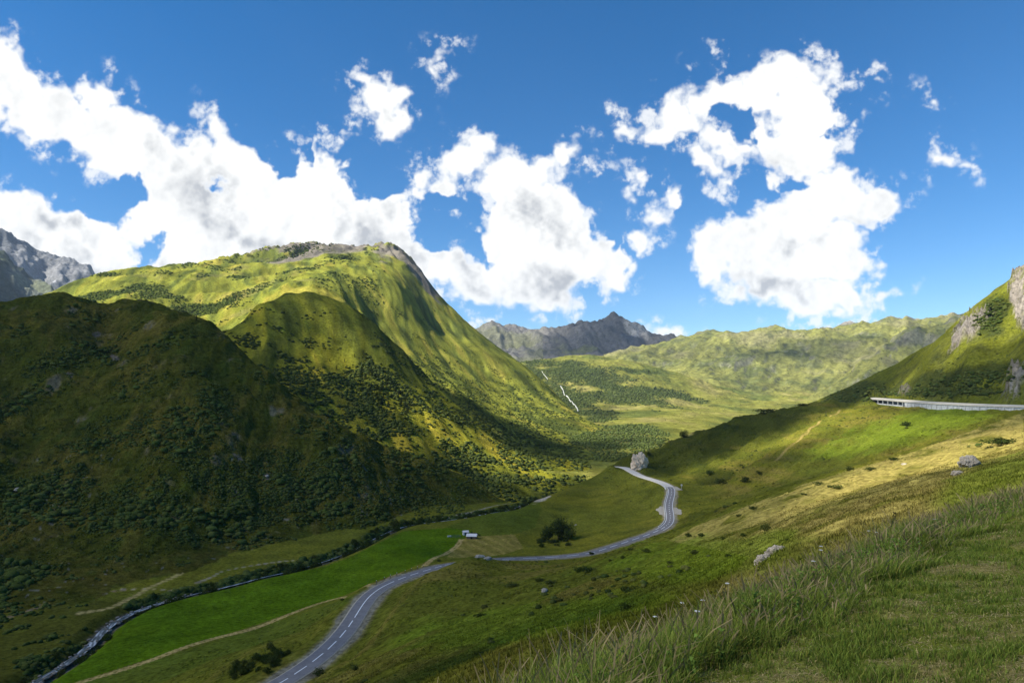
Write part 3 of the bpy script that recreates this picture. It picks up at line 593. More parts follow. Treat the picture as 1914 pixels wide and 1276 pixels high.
# ---- the bank the camera stands on
bx, by = np.meshgrid(np.linspace(-16, 34, 500), np.linspace(-8, 34, 430), indexing='ij')
_p = [(1300,1276,7.5),(1914,1276,6.5),(1690,1010,18.5),(1914,940,23),(1100,1215,10.2),(1450,1095,15)]
_q = np.array([pt(*p) for p in _p]); BK = np.linalg.lstsq(np.c_[_q[:, :2], np.ones(len(_q))], _q[:, 2], rcond=None)[0]
LIP = np.array([[-16., -8.], [-5., 1.5], [-1.5, 4.6], [1.75, 7.7], [4.1, 10.2], [6.3, 12.5], [10.2, 16.7], [17.4, 23.], [34., 36.]])
def lip_s(x, y):                       # signed distance past the lip of the bank (positive = downhill side)
    yl = np.interp(x, LIP[:, 0], LIP[:, 1]); return (y - yl) * .76
def bank_z(x, y, fine=True):
    s = lip_s(x, y)
    z = BK[0] * x + BK[1] * y + BK[2]
    z = z + fbm(x, y, 4., 3, 101) * .10 + (fbm(x, y, .9, 3, 102) * .035 if fine else 0)
    return z - .48 * np.log1p(np.exp((s - 1.4) * 2.0)) / 2.0 - .004 * np.clip(s, 0, 30) ** 2
bz = bank_z(bx, by)
nb1 = fbm(bx, by, 1.6, 4, 103); nb2 = fbm(bx, by, .35, 3, 104); nb3 = fbm(bx, by, 6, 3, 105)
bc = mixc(np.zeros(bx.shape + (3,)) + (.13, .15, .020), sst(-.3, .7, nb1 + .5 * nb2), (.21, .18, .055))
bc = mixc(bc, sst(.2, 1., nb2 - .6 * nb1) * .8, (.060, .075, .014)); bc = mixc(bc, sst(.1, .9, nb3) * .5, (.055, .10, .018))
bi = np.arange(bx.size).reshape(bx.shape)
bq = np.stack([bi[:-1, :-1], bi[1:, :-1], bi[1:, 1:], bi[:-1, 1:]], -1).reshape(-1, 4)
M_bank = mat('mown_turf', attr='Col', noise=.35, scale=9, bump=.05, bscale=14)
tag(mesh_obj('bank', np.stack([bx, by, bz], -1).reshape(-1, 3), bq, M_bank, bc.reshape(-1, 3)), 'mown grass bank in the foreground', kind='structure')
# ---------------------------------------------------------------- unseen clouds added overhead, shaped to lay shadows on chosen parts of the land
wpx = PXG + 7 * perlin(PXG / 26, PYG / 26, 120) + 3 * perlin(PXG / 9, PYG / 9, 121); wpy = PYG + 5 * perlin(PXG / 26, PYG / 26, 122) + 3 * perlin(PXG / 9, PYG / 9, 123)
SH = np.where(isl('A', 'B', 'C') | (isl('D') & (YG < 980)), 1., 0.)
def shade(poly, val, keys):
    SH[inpoly(wpx, wpy, poly) & isl(*keys)] = val
shade([(549,654),(582,637),(640,617),(700,690),(730,703),(780,752),(829,785),(911,835),(829,812),(730,802),(671,795),(690,775),(632,756),(582,703)], .15, 'BCD')
shade([(590,600),(640,600),(680,650),(640,660),(590,640)], 0, 'CD')
shade([(670,800),(700,785),(780,765),(860,790),(1000,850),(1100,868),(1130,880),(1060,905),(1000,925),(975,905),(930,893),(880,870),(850,850),(800,835),(740,845),(690,830)], 0, ['A', 'B', 'C', 'D'])
shade([(780,830),(860,850),(830,880),(760,870),(700,850)], .45, 'BCD')
shade([(930,793),(990,803),(1060,842),(1095,864),(1060,882),(1000,856),(950,832)], 1, 'BCD')
shade([(608,552),(658,571),(684,591),(710,624),(763,677),(789,720),(819,749),(796,756),(763,736),(730,697),(710,670),(684,624),(648,595)], 1, 'CD')
shade([(480,570),(540,550),(608,552),(660,600),(640,612),(580,595),(560,640),(500,660)], .5, 'CD')
shade([(890,600),(930,638),(975,678),(1003,722),(965,712),(925,676),(895,640)], 1, 'D')
shade([(830,740),(880,770),(930,800),(880,800),(840,780)], .5, 'CD')
shade([(1330,660),(1400,652),(1500,655),(1640,650),(1700,640),(1560,668),(1480,674),(1400,668)], 1, ['F', 'F2', 'E'])
shade([(1200,655),(1260,650),(1290,665),(1230,675)], .8, ['F', 'E'])
shade([(1800,590),(1740,640),(1680,668),(1600,690),(1640,652),(1700,622)], .9, ['F', 'F2'])
shade([(1540,725),(1600,690),(1660,665),(1700,668),(1640,700),(1590,720)], .5, ['F2'])
shade([(1020,640),(1065,600),(1128,596),(1150,588),(1180,600),(1200,615),(1225,632),(1240,645),(1150,670),(1000,672),(970,655)], 1, 'G')
shade([(1185,612),(1200,620),(1215,640),(1195,640)], .1, 'G')
shade([(960,645),(1000,640),(1030,665),(990,668)], .9, 'EG')
shade([(1772,647),(1740,650),(1640,688),(1530,742),(1560,758),(1600,752),(1640,735),(1700,700),(1790,655)], 1, 'R')
shade([(1930,650),(1850,680),(1760,704),(1690,733),(1660,748),(1930,770),(2100,770),(2100,600)], 1, 'R')
shade([(1840,560),(1890,560),(1870,620),(1800,655),(1790,620)], .35, 'R')
shade([(2000,780),(1914,800),(1790,815),(1700,850),(1560,895),(1440,935),(1330,965),(1270,995),(1340,1020),(1300,1060),(1200,1120),(1300,1130),(1450,1090),(1600,1030),(1760,985),(1914,950),(2050,920)], 0, 'A')
shade([(1500,900),(1420,940),(1340,965),(1330,1000),(1400,985),(1500,935)], .35, 'A')
shade([(1255,898),(1300,868),(1380,850),(1440,815),(1530,775),(1600,760),(1640,765),(1560,800),(1500,830),(1400,862),(1320,885),(1265,905)], .05, 'A')
shade([(1620,770),(1914,785),(1790,812),(1690,846),(1500,890),(1420,900),(1500,850)], .30, 'A')
shade([(1160,866),(1215,885),(1262,905),(1268,990),(1240,990),(1240,915),(1190,895),(1160,880)], .45, 'A')
shade([(1150,890),(1230,905),(1240,985),(1150,1020),(1080,1030),(1090,930)], .8, 'A')
def make_deck(Ya, Yb, H, cell, fill):
    m = VIS & (YG >= Ya) & (YG < Yb) & (ZG < H * .8)
    xs, ys, zs, shs = XG[m], YG[m], ZG[m], SH[m]
    if fill:
        k = (lip_s(bx, by) < 5) & (by > -4) & (bx > -8)
        xs, ys, zs, shs = np.r_[xs, bx[k]], np.r_[ys, by[k]], np.r_[zs, bz[k]], np.r_[shs, np.ones(k.sum())]
    t = (H - zs) / SUN[2]; X = xs + t * SUN[0]; Yc = ys + t * SUN[1]
    x0, x1 = X.min() - 6 * cell, X.max() + 6 * cell; y0, y1 = Yc.min() - 6 * cell, Yc.max() + 6 * cell
    nx, ny = int((x1 - x0) / cell) + 1, int((y1 - y0) / cell) + 1
    ii = ((X - x0) / cell).astype(int); jj = ((Yc - y0) / cell).astype(int); k = ii * ny + jj
    wt = np.bincount(k, minlength=nx * ny).reshape(nx, ny).astype(float); s = np.bincount(k, shs, minlength=nx * ny).reshape(nx, ny)
    S = s.copy(); W = wt.copy()
    def bl(a):
        a = np.pad(a, 1, mode='edge'); a = (a[:-2] + 2 * a[1:-1] + a[2:]) / 4; return (a[:, :-2] + 2 * a[:, 1:-1] + a[:, 2:]) / 4
    val = np.where(wt > 0, s / np.maximum(wt, 1e-9), 0); w = (wt > 0).astype(float)
    a, b = val * w, w.copy()
    for it_ in range(40):
        a2, b2 = bl(a), bl(b); a = np.where(w > 0, val, a2); b = np.where(w > 0, 1, b2)
    res = np.where(b > 1e-3, a / np.maximum(b, 1e-3), 0) * sst(.0, .15, b)
    res = bl(bl(res))
    res[0] = res[-1] = 0; res[:, 0] = res[:, -1] = 0; res = bl(res)
    gx, gy = np.meshgrid(x0 + (np.arange(nx) + .5) * cell, y0 + (np.arange(ny) + .5) * cell, indexing='ij')
    th = np.sqrt(np.clip(res, 0, 1)) * cell * 9 * (1 + .5 * perlin(gx / cell / 9, gy / cell / 9, 130) + .3 * perlin(gx / cell / 4, gy / cell / 4, 131))
    keep = res > .02; q = np.arange(nx * ny).reshape(nx, ny)
    qq = np.stack([q[:-1, :-1], q[1:, :-1], q[1:, 1:], q[:-1, 1:]], -1); kf = (keep[:-1, :-1] | keep[1:, :-1] | keep[1:, 1:] | keep[:-1, 1:]); qq = qq[kf]
    top = np.stack([gx, gy, H + th], -1).reshape(-1, 3); bot = np.stack([gx, gy, H - .12 * th], -1).reshape(-1, 3)
    V = np.vstack([top, bot]); Fq = np.vstack([qq, qq[:, ::-1] + nx * ny])
    a = 1 - np.sqrt(1 - np.clip(res, 0, 1) * (.70 if fill else DEPTH)); u, inv = np.unique(Fq.ravel(), return_inverse=True)
    cc = np.repeat(np.r_[a.ravel(), a.ravel()][u][:, None], 3, 1)
    # nothing of it may stand in the picture
    px, py = pix(V[u][:, 0] / np.maximum(V[u][:, 1], 1), V[u][:, 2] / np.maximum(V[u][:, 1], 1))
    inn = (px > 0) & (px < 1914) & (py > 0) & (V[u][:, 1] > 1) & (cc[:, 0] > .02)
    print('deck', nx, ny, len(Fq), 'in frame', inn.sum(), py[inn].min() if inn.any() else None, py[inn].max() if inn.any() else None)
    return V[u], inv.reshape(-1, 4), cc
cm_ = bpy.data.materials.new('cloud'); cm_.use_nodes = True; n_, l_ = cm_.node_tree.nodes, cm_.node_tree.links
b_ = n_['Principled BSDF']; b_.inputs['Base Color'].default_value = (.9, .9, .9, 1); b_.inputs['Roughness'].default_value = 1
at_ = n_.new('ShaderNodeVertexColor'); at_.layer_name = 'Col'; sc_ = n_.new('ShaderNodeSeparateColor'); l_.new(at_.outputs[0], sc_.inputs[0]); l_.new(sc_.outputs[0], b_.inputs['Alpha'])
DEPTH = .85
for Ya, Yb, H, cell, fill in ((20, 76, 1330, 1.6, 1), (76, 980, 1340, 7, 0), (980, 2600, 1900, 16, 0), (2600, 6600, 4500, 50, 0)):
    V_, F_, c_ = make_deck(Ya, Yb, H, cell, fill)
    tag(mesh_obj('shade_cloud', V_, F_, cm_, c_), 'unseen cloud above the valley, shaped to cast shade on the land', kind='stuff')
# ---------------------------------------------------------------- road, track, stream, waterfall
def side(P):
    t = np.gradient(P[:, :2], axis=0); t /= np.linalg.norm(t, axis=1)[:, None] + 1e-9
    return np.stack([t[:, 1], -t[:, 0]], 1)
def ribbon(name, P, offs, dz, m, label=None, kind='structure', cols=None, lift=None):
    """a strip along P at the given side offsets; dz one height per offset"""
    n = side(P); V = []
    for o, h in zip(offs, dz):
        V.append(np.c_[P[:, :2] + n * (o if np.isscalar(o) else o[:, None]), P[:, 2] + h])
    k = len(offs); V = np.stack(V, 1).reshape(-1, 3); i = np.arange(len(P) * k).reshape(len(P), k)
    q = np.stack([i[:-1, :-1], i[:-1, 1:], i[1:, 1:], i[1:, :-1]], -1).reshape(-1, 4)[:, ::-1]
    o = mesh_obj(name, V, q, m, cols, smooth=False)
    if label: tag(o, label, kind=kind)
    return o
M_asph = mat('asphalt', (.20, .19, .185), .85, noise=.18, scale=.6, bump=.004, bscale=40)
M_line = mat('road_paint', (.80, .80, .78), .7, noise=.15, scale=3)
M_grav = mat('gravel', (.36, .32, .25), .95, noise=.3, scale=3, bump=.05, bscale=6)
M_conc = mat('concrete', (.46, .45, .42), .9, noise=.25, scale=.9, bump=.02, bscale=8)
ROAD[:, 2] += .06
ribbon('road', ROAD, (-2.35, 2.35), (0, 0), M_asph, 'grey asphalt road winding through the valley')
ribbon('road_shoulder', ROAD, (-2.8, -2.35), (-.12, -.004), M_grav, 'pale gravel edge of the road on its valley side')
ribbon('road_shoulder', ROAD, (2.35, 2.7), (-.004, -.12), M_grav, 'pale gravel edge of the road on its uphill side')
sR = np.r_[0, np.cumsum(np.linalg.norm(np.diff(ROAD[:, :2], axis=0), axis=1))]
def dashes(P, s, s0, s1, dash, gap, off, wd):
    n = side(P); V = []; Fq = []; a = s0
    while a < s1:
        ss = np.linspace(a, min(a + dash, s1), max(2, int(dash / 2)))
        base = np.stack([np.interp(ss, s, P[:, k]) for k in range(3)], 1); nn = np.stack([np.interp(ss, s, n[:, k]) for k in range(2)], 1)
        b = len(V) // 1
        for q, m_ in zip(base, nn):
            V.append((*(q[:2] + m_ * (off - wd)), q[2] + .012)); V.append((*(q[:2] + m_ * (off + wd)), q[2] + .012))
        for i in range(len(ss) - 1): Fq.append((b + 2*i, b + 2*i + 2, b + 2*i + 3, b + 2*i + 1)[::-1])
        a += dash + gap
    return V, Fq
sv = lambda px, py, d: sR[np.argmin(np.linalg.norm(ROAD - pt(px, py, d), axis=1))]
sA, sB, sC, sD, sE = sv(668,1145,187), sv(735,1086,225), sv(905,1047,303), sv(1243,985,395), sR[-1]
V, Fq = [], []
for (a, b, d, g, w_) in ((0, sA, 4.5, 2.2, .13), (sA, sB, 200, 0, .13), (sB + 3, sC, 6, 3.5, .13), (sC, sD, 7, 4, .17), (sD, sE, 1.6, 3.2, .16)):
    v_, f_ = dashes(ROAD, sR, a, b, d, g, 0, w_); o_ = len(V); V += v_; Fq += [tuple(x + o_ for x in q) for q in f_]
tag(mesh_obj('road_marking', V, Fq, M_line, smooth=False), 'white broken centre line of the road', kind='structure')
V, Fq = [], []
for off in (-2.15, 2.15):
    v_, f_ = dashes(ROAD, sR, sD - 8, sE, 400, 0, off, .11); o_ = len(V); V += v_; Fq += [tuple(x + o_ for x in q) for q in f_]
tag(mesh_obj('road_edge_line', V, Fq, M_line, smooth=False), 'white edge lines of the climbing road', kind='structure')
ip_ = int(np.argmin(np.linalg.norm(ROAD - pt(1254, 911, 500), axis=1))); PR = ROAD[ip_:].copy(); PR[:, 2] += .035
ribbon('road_surface', PR, (-3.1, 2.9), (-.005, -.005), mat('pale_gravel_surface', (.52, .49, .43), .95, noise=.2, scale=.8), 'pale resurfaced stretch of the road at its upper end')
M_water = mat('stream_water', (.16, .19, .19), .35, spec=.3, attr='Col', bump=.25, bscale=1.2)
nR = len(RIVER); wv = np.where(np.arange(nR) < nR * .22, 1.25, 0.35) + .35 * perlin(np.arange(nR) / 6., np.zeros(nR), 3)
offs = [wv * k for k in (-1, -.6, -.2, .2, .6, 1)]
rc = []
for i in range(nR):
    for k in range(6):
        f_ = .75 * sst(.1, .45, perlin(np.array([RIVER[i, 0] / 1.5]), np.array([RIVER[i, 1] / 1.5 + k]), 6)[0] + .1)
        rc.append(np.array([.09, .095, .08]) * (1 - f_) + np.array([.75, .78, .80]) * f_)
ribbon('stream', RIVER, offs, [0, .15, .05, .12, .02, 0], M_water, 'rushing mountain stream beside the green meadow', cols=np.array(rc))
WF = [line([(1048,722),(1053,731),(1060,741),(1066,750),(1073,757),(1078,763),(1081,770)], 6, 700), line([(1013,695),(1017,701),(1021,706),(1024,711)], 6, 700)]
M_foam = mat('white_water', (.42, .43, .41), .6, noise=.15, scale=.3)
for k, P in enumerate(WF):
    wv = (1.7 if k == 0 else 1.0) * (1 + .75 * perlin(np.arange(len(P)) / 2., np.zeros(len(P)), 9))
    P[:, 2] += 3.
    ribbon('waterfall', P, [-wv, wv * .2, wv], [-1.5, 1, -1.5], M_foam, ['white cascade tumbling down the far slope', 'short white upper cascade on the far slope'][k])
# ---------------------------------------------------------------- rocks
def ico(sub):
    import bmesh
    bm = bmesh.new(); bmesh.ops.create_icosphere(bm, subdivisions=sub, radius=1)
    V = np.array([v.co[:] for v in bm.verts]); Fq = np.array([[v.index for v in f.verts] for f in bm.faces]); bm.free(); return V, Fq
I1, I2, I3, I4 = ico(1), ico(2), ico(3), ico(5)
def n3(V, s, seed): return perlin(V[:, 0] * s + V[:, 2] * s * .7, V[:, 1] * s - V[:, 2] * s * .6, seed) + .6 * perlin(V[:, 0] * s * 1.1 - 3, V[:, 2] * s * 1.3, seed + 2)
M_stone = mat('stream_stone', (.19, .17, .14), .9, noise=.4, scale=2)
M_rock = mat('rock', (.36, .315, .25), .95, noise=.4, scale=.8, bump=.12, bscale=2.5)
M_warm = mat('warm_rock', (.66, .53, .39), .95, noise=.45, scale=.5, bump=.3, bscale=1.0)
def rock(name, x, y, z, sx, sy, sz, rz, m, label, cat, seed, group=None, base=None, jag=.22):
    V, Fq = base or I3; V = V.copy()
    r = 1 + jag * n3(V, 1.6, seed) + jag * .55 * n3(V, 4.1, seed + 9)
    if base is I4: r = r + jag * .35 * (1 - 2 * np.abs(n3(V, 9, seed + 3)))
    V = V * r[:, None] * [sx, sy, sz]
    c, s = math.cos(rz), math.sin(rz); V = np.c_[V[:, 0] * c - V[:, 1] * s, V[:, 0] * s + V[:, 1] * c, V[:, 2]]
    o = mesh_obj(name, V, Fq, m, smooth=False); o.location = (x, y, z); tag(o, label, cat, group); return o
def ground_at(px, py, near=25.):
    d = hit(px, py, near); p = pt(px, py, d); return p
p = ground_at(1192, 885, 400)
p = pt(1197, 868, 590); rock('rock_outcrop', p[0], p[1] + 3, p[2], 6.4, 5., 9.0, .2, M_warm, 'tall pale rock face cut beside the upper end of the road', 'rock', 3, base=I4, jag=.28)
for (px, py, s1, s2, s3, rz, sd_) in ((1452,1032,2.2,.8,.8,.7,5),(1428,1047,1.5,.7,.7,.6,8)):
    p = ground_at(px, py); k_ = p[1] / 85.
    rock('rock_outcrop', p[0], p[1], p[2], s1 * k_, s2 * k_, s3 * k_, rz, M_rock, {5: 'larger pale rock ledge poking from the sunlit slope behind the tall grass', 8: 'smaller pale rock at the lower end of the ledge behind the tall grass'}[sd_], 'rock', sd_, base=I4)
for (px, py, s1, s2, s3, rz, sd_, lb) in ((1812,868,2.4,1.4,1.3,.9,12,'pale rock outcrop on the sunlit meadow at the right'),(1790,885,1.6,.8,.5,.8,13,'low pale rock just below the outcrop on the sunlit meadow')):
    p = ground_at(px, py); k_ = p[1] / 110.
    rock('rock_outcrop', p[0], p[1], p[2], s1 * k_, s2 * k_, s3 * k_, rz, M_rock, lb, 'rock', sd_, base=I4)
for px, py, s, lb, sd_ in ((897,1041,1.6,'flat pale boulder behind the grassy knoll by the road',1),(911,1044.5,1.5,'pale tilted boulder just where the road reappears behind the knoll',2),(1076,981,1.0,'small white boulder right of the big dark tree',3),(1018,1104,.9,'pale stone on the green slope below the road',4),(499,890,1.7,'grey boulder on the scree of the shaded hill',6),(32,915,2.2,'grey boulder low on the shaded hill at the left edge',7),(1690,868,.5,'small pale stone on the brown shoulder below the gallery',9),(308,1121,1.0,'white stone at the edge of the green meadow by the stream',10),(418,1096,.9,'white stone beside the stream bushes',11)):
    p = ground_at(px, py, 60); rock('boulder', p[0], p[1], p[2] + .1, s * 1.2, s * .7, s * .5, .3 * sd_, M_rock, lb, 'boulder', sd_ + 20)
rr_ = np.random.RandomState(11)
for k in range(80):
    i = rr_.randint(2, int(nR * .26)); q = RIVER[min(i, nR - 1)]; o_ = rr_.uniform(-2.2, 2.2); n_s = side(RIVER)[i]; s = rr_.uniform(.3, .75)
    rock('boulder', q[0] + n_s[0] * o_, q[1] + n_s[1] * o_, q[2] + .15, s * 1.2, s, s * .6, rr_.uniform(0, 3), M_stone, 'small grey boulder lying in the stream bed', 'boulder', k, 'boulders in the stream bed', base=I2)
# ---------------------------------------------------------------- bushes and trees
SHR = []                               # rounded shrubs: noise-shaped crowns for the far slopes
for k in range(5):
    V, Fq = I2; V = V.copy() * (1 + .32 * n3(V, 1.9, 40 + k) + .2 * n3(V, 5, 50 + k))[:, None]; V[:, 2] = np.maximum(V[:, 2], -.35) * .85 + .25; SHR.append((V, Fq))
SM = []
for k in range(3):
    V, Fq = I1; V = V.copy() * (1 + .35 * n3(V, 1.7, 60 + k))[:, None]; V[:, 2] = V[:, 2] * .8 + .3; SM.append((V, Fq))
rng = np.random.RandomState(5)
def leafball(n, leaf, seed, flat=.75, lobes=5):
    """a crown of n small leaf faces gathered in uneven lobes"""
    r = np.random.RandomState(seed)
    c = r.normal(size=(lobes, 3)); c /= np.linalg.norm(c, axis=1)[:, None]; c *= r.uniform(.25, .6, (lobes, 1)); c[:, 2] = np.abs(c[:, 2]) * .8
    R = r.uniform(.35, .6, lobes); k = r.randint(0, lobes, n)
    d = r.normal(size=(n, 3)); d /= np.linalg.norm(d, axis=1)[:, None]
    P = c[k] + d * (R[k] * r.uniform(.55, 1.08, n) ** .6)[:, None]
    P = P * (1 + .25 * np.sin(P[:, [1, 2, 0]] * 7 + seed)); P[:, 2] = P[:, 2] * flat + .3; ok = P[:, 2] > -.05; P = P[ok]; n = len(P)
    a = r.normal(size=(n, 3)); a /= np.linalg.norm(a, axis=1)[:, None]; b = np.cross(a, r.normal(size=(n, 3))); b /= np.linalg.norm(b, axis=1)[:, None]
    s = leaf * r.uniform(.6, 1.4, (n, 1)); V = np.stack([P - a * s, P + b * s * .6, P + a * s, P - b * s * .6], 1).reshape(-1, 3)
    Fq = np.arange(4 * n).reshape(-1, 4); sh = np.repeat(r.uniform(.65, 1.35, n) * (.8 + .4 * (k % 3) / 2.)[ok] if len(k) == len(ok) else r.uniform(.65, 1.35, n), 4)
    return V, Fq, sh
LB = [leafball(620, .075, 70 + k) for k in range(5)]
M_leaf = mat('bush_leaves', attr='Col', rough=.8, trans=.25)
M_shr = mat('shrub_leaves', attr='Col', rough=.95, noise=.45, scale=1.6, bump=.35, bscale=2.)
M_bark = mat('bark', (.09, .07, .05), .95, noise=.4, scale=6)
BUSHC = [(.045, .066, .015), (.058, .078, .018), (.075, .090, .022)]
def bush_mesh(k, col):
    V, Fq, sh = LB[k]; me = mesh_obj('bush', V, Fq, M_leaf, np.array(col)[None] * sh[:, None], smooth=False); return me
protos = []
for k in range(5):
    for c in BUSHC: protos.append(bush_mesh(k, c))
used_p = set()
NB = [0]
def bush(x, y, s, h, label, group, cat='bush', kind_i=None, name='bush'):
    k = rng.randint(len(protos)) if kind_i is None else kind_i
    pr = protos[k]
    if k in used_p: o = pr.copy(); COL.objects.link(o); o.name = name
    else: o = pr; used_p.add(k)
    z = float(sample(np.array([x]), np.array([y]))[0])
    o.location = (x, y, z - .05 * h); o.scale = (s, s * rng.uniform(.8, 1.2), h); o.rotation_euler = (0, 0, rng.uniform(0, 6.28)); tag(o, label, cat, group); NB[0] += 1; return o
def bush_px(px, py, wpx, hpx, label, group=None, near=25., name='bush'):
    d = hit(px, py, near); p = pt(px, py, d); s = wpx / 2 * d / F * .95; h = hpx * d / F * .62
    return bush(p[0], p[1], s, h, label, group, name=name)
B1 = [(1288,1002,22,12,'dark bush just behind the crest of the brown slope, right of the road'),(1310,1003,20,14,'small dark bush beside its twin on the crest of the brown slope'),(1352,1008,16,10,None),(1388,1001,20,10,None),(1435,990,34,20,'pale green spreading bush on the sunlit slope'),(1470,1010,14,8,None),(1403,1018,18,8,None),(1365,1040,18,10,None),(1296,1035,28,14,'dark bush low on the sunlit green slope'),(1210,1032,26,13,'round dark bush below the long straight road'),(1165,1043,18,10,None),(1177,1028,14,9,None),(1107,1036,14,11,'dark bush at the bend where the road dips out of sight'),(1140,1048,12,7,None),(1252,1053,22,10,None),(1085,1067,62,12,'long low dark bush on the slope under the road'),(1030,1090,36,12,None),(1008,1084,30,10,None),(1170,1107,60,22,'wide dark thicket on the shaded slope'),(1100,1068,40,10,None),(960,1095,44,10,None),(895,1152,34,9,'dark flat bush alone on the shaded slope'),(940,1128,10,5,None),(1405,952,26,12,'dark bush on the brown shoulder'),(1380,965,20,8,None),(1555,912,36,12,None),(1590,878,26,10,'round bush near the crest of the sunlit slope'),(1630,878,30,10,None),(1670,860,34,10,None),(1530,905,34,10,None),(1505,925,18,8,None),(1696,795,24,14,'dark bush on the slope under the gallery'),(1880,830,90,22,'broad bush at the right edge on the sunlit slope'),(1330,886,30,14,None),(1420,885,20,9,None),(1395,900,24,18,None),(1350,905,30,20,None),(1390,875,8,8,None),(1175,1250,50,30,None),(640,1122,20,7,'reddish brown bush beside the field track'),(820,1049,16,8,'brown bush between the track and the road'),(665,1252,26,16,'dark round bush right of the road near the bottom'),(600,1260,30,20,None),(1440,770,60,12,None),(1500,758,40,8,None)]
for (px, py, w_, h_, lb) in B1: bush_px(px, py, w_, h_, lb or 'dark low bush on the grassy slope right of the road', None if lb else 'bushes scattered on the right slope', near=40.)
# bushes along the stream, both banks
nS = side(RIVER)
for k in range(150):
    i = rng.randint(0, nR - 1); sg = 1 if rng.rand() < .62 else -1; o_ = sg * rng.uniform(1.6, 5.5) 
    x, y = RIVER[i, :2] + nS[i] * o_; s = rng.uniform(1.1, 2.2) if i < nR * .2 else rng.uniform(2.0, 3.6)
    bush(x, y, s, s * rng.uniform(.9, 1.3), 'dark bush in the thicket lining the stream', 'bushes lining the stream')
for k in range(40):                    # strip of bushes below the road and at the bottom
    t = rng.rand(); px, py = (430 + 100 * t + rng.normal() * 8, 1262 - 40 * t + rng.normal() * 6)
    p = ground_at(px, py, 60); s = rng.uniform(.8, 1.7); bush(p[0], p[1], s, s, 'dark bush in the hedge between the track and the near road', 'hedge bushes by the near road')
def conifer(h, seed, col):
    r = np.random.RandomState(seed); n = 900
    t = r.rand(n) ** .8; rad = (1 - t) ** .8 * .26 * h * (.75 + .35 * np.sin(t * 38 + r.rand() * 6)) * r.uniform(.3, 1.05, n); a = r.rand(n) * 6.283
    P = np.stack([rad * np.cos(a), rad * np.sin(a), h * (.10 + .9 * t) - rad * .25], 1)
    d = np.stack([np.cos(a), np.sin(a), -.35 + 0 * a], 1); b = np.cross(d, [0, 0, 1]); s = (.035 * h * r.uniform(.6, 1.3, n))[:, None]
    V = np.stack([P - d * s, P + b * s * .7, P + d * s * 1.5, P - b * s * .7], 1).reshape(-1, 3); sh = np.repeat(r.uniform(.6, 1.4, n), 4)
    return V, np.arange(4 * n).reshape(-1, 4), np.array(col)[None] * sh[:, None]
def trunk_mesh(h, r0):
    a = np.linspace(0, 2 * math.pi, 8, endpoint=False); V = []
    for z, r in ((-.4, r0 * 1.3), (h * .3, r0 * .8), (h, r0 * .25)): V += [(r * math.cos(t), r * math.sin(t), z) for t in a]
    return V, [(k * 8 + i, k * 8 + (i + 1) % 8, k * 8 + 8 + (i + 1) % 8, k * 8 + 8 + i) for k in range(2) for i in range(8)]
tcr, ttr = [], []
for k in range(5):
    V, Fq, cc = conifer(1., 80 + k, (.036, .055, .016)); o = mesh_obj('crown', V, Fq, M_leaf, cc, smooth=False); tcr.append(o.data); bpy.data.objects.remove(o)
V, Fq = trunk_mesh(.9, .022); o = mesh_obj('trunk', V, Fq, M_bark); ttr = o.data; bpy.data.objects.remove(o)
V, Fq = trunk_mesh(.55, .05); o = mesh_obj('trunk', V, Fq, M_bark); ttr2 = o.data; bpy.data.objects.remove(o)
lcr = []
for k in range(4):
    V, Fq, sh = leafball(2600, .045, 90 + k, 1.1, 9); V = V * [.72, .72, .78]; V[:, 2] += .10
    o = mesh_obj('crown', V, Fq, M_leaf, np.array([.050, .070, .018])[None] * sh[:, None], smooth=False); lcr.append(o.data); bpy.data.objects.remove(o)
def tree(px, py, hpx, label, group=None, broad=False, near=25., d=None, hm=None):
    d = d or hit(px, py, near); p = pt(px, py, d); z = float(sample(p[0:1], p[1:2])[0]); h = hm or hpx * d / F
    r = empty('leafy_tree' if broad else 'conifer_tree', (p[0], p[1], z), rng.uniform(0, 6)); r.scale = (h, h, h); tag(r, label, 'tree', group)
    for nm, me in (('crown', (lcr if broad else tcr)[rng.randint(4)]), ('trunk', ttr2 if broad else ttr)):
        c = bpy.data.objects.new(nm, me); COL.objects.link(c); c.parent = r
    return r
tree(1044,1006,38,'biggest dark leafy tree standing above the long road',broad=True,near=100)
tree(1026,1010,27,'leafy tree leaning against the left of the biggest dark tree',broad=True,near=100)
tree(1062,1008,27,'leafy tree at the right of the biggest dark tree',broad=True,near=100)
for k in range(16):
    px, py = 1000 + 62 * rng.rand(), 1022 - 14 * rng.rand(); bush_px(px, py, 16, 10, 'dark bush at the foot of the big dark trees', 'bushes under the big trees', near=100)
tree(1277,818,14,'lone round tree on the dark ridge against the bright valley',broad=True,near=300)
tree(367,600,12,'lone small tree on the skyline of the shaded hill',near=300)
tree(1233,836,9,'small tree below the lone one on the dark ridge',broad=True,near=300)
tree(1197,860,12,'dark tree growing on top of the pale rock by the road',broad=True,near=300)
tree(1213,852,8,'small tree just behind the rock by the road',broad=True,near=300)
tree(1383,782,7,'tiny tree on the dark ridge skyline',near=300)
tree(297,888,14,'single dark conifer low on the shaded hill',near=200)
for k in range(85):
    for _ in range(30):
        px, py = rng.uniform(670, 775), rng.uniform(680, 772)
        if inpoly(np.array([px]), np.array([py]), [(672,685),(720,700),(770,748),(765,770),(715,772),(672,715)])[0]: break
    tree(px, py + 5, rng.uniform(7, 13), 'small dark conifer in the grove on the mountain spur', 'conifers of the grove on the spur', near=300)
for k in range(22):
    px, py = rng.uniform(560, 700), rng.uniform(640, 740); tree(px, py + 4, rng.uniform(5, 9), 'scattered small conifer on the slope above the grove', 'conifers scattered above the grove', near=300)
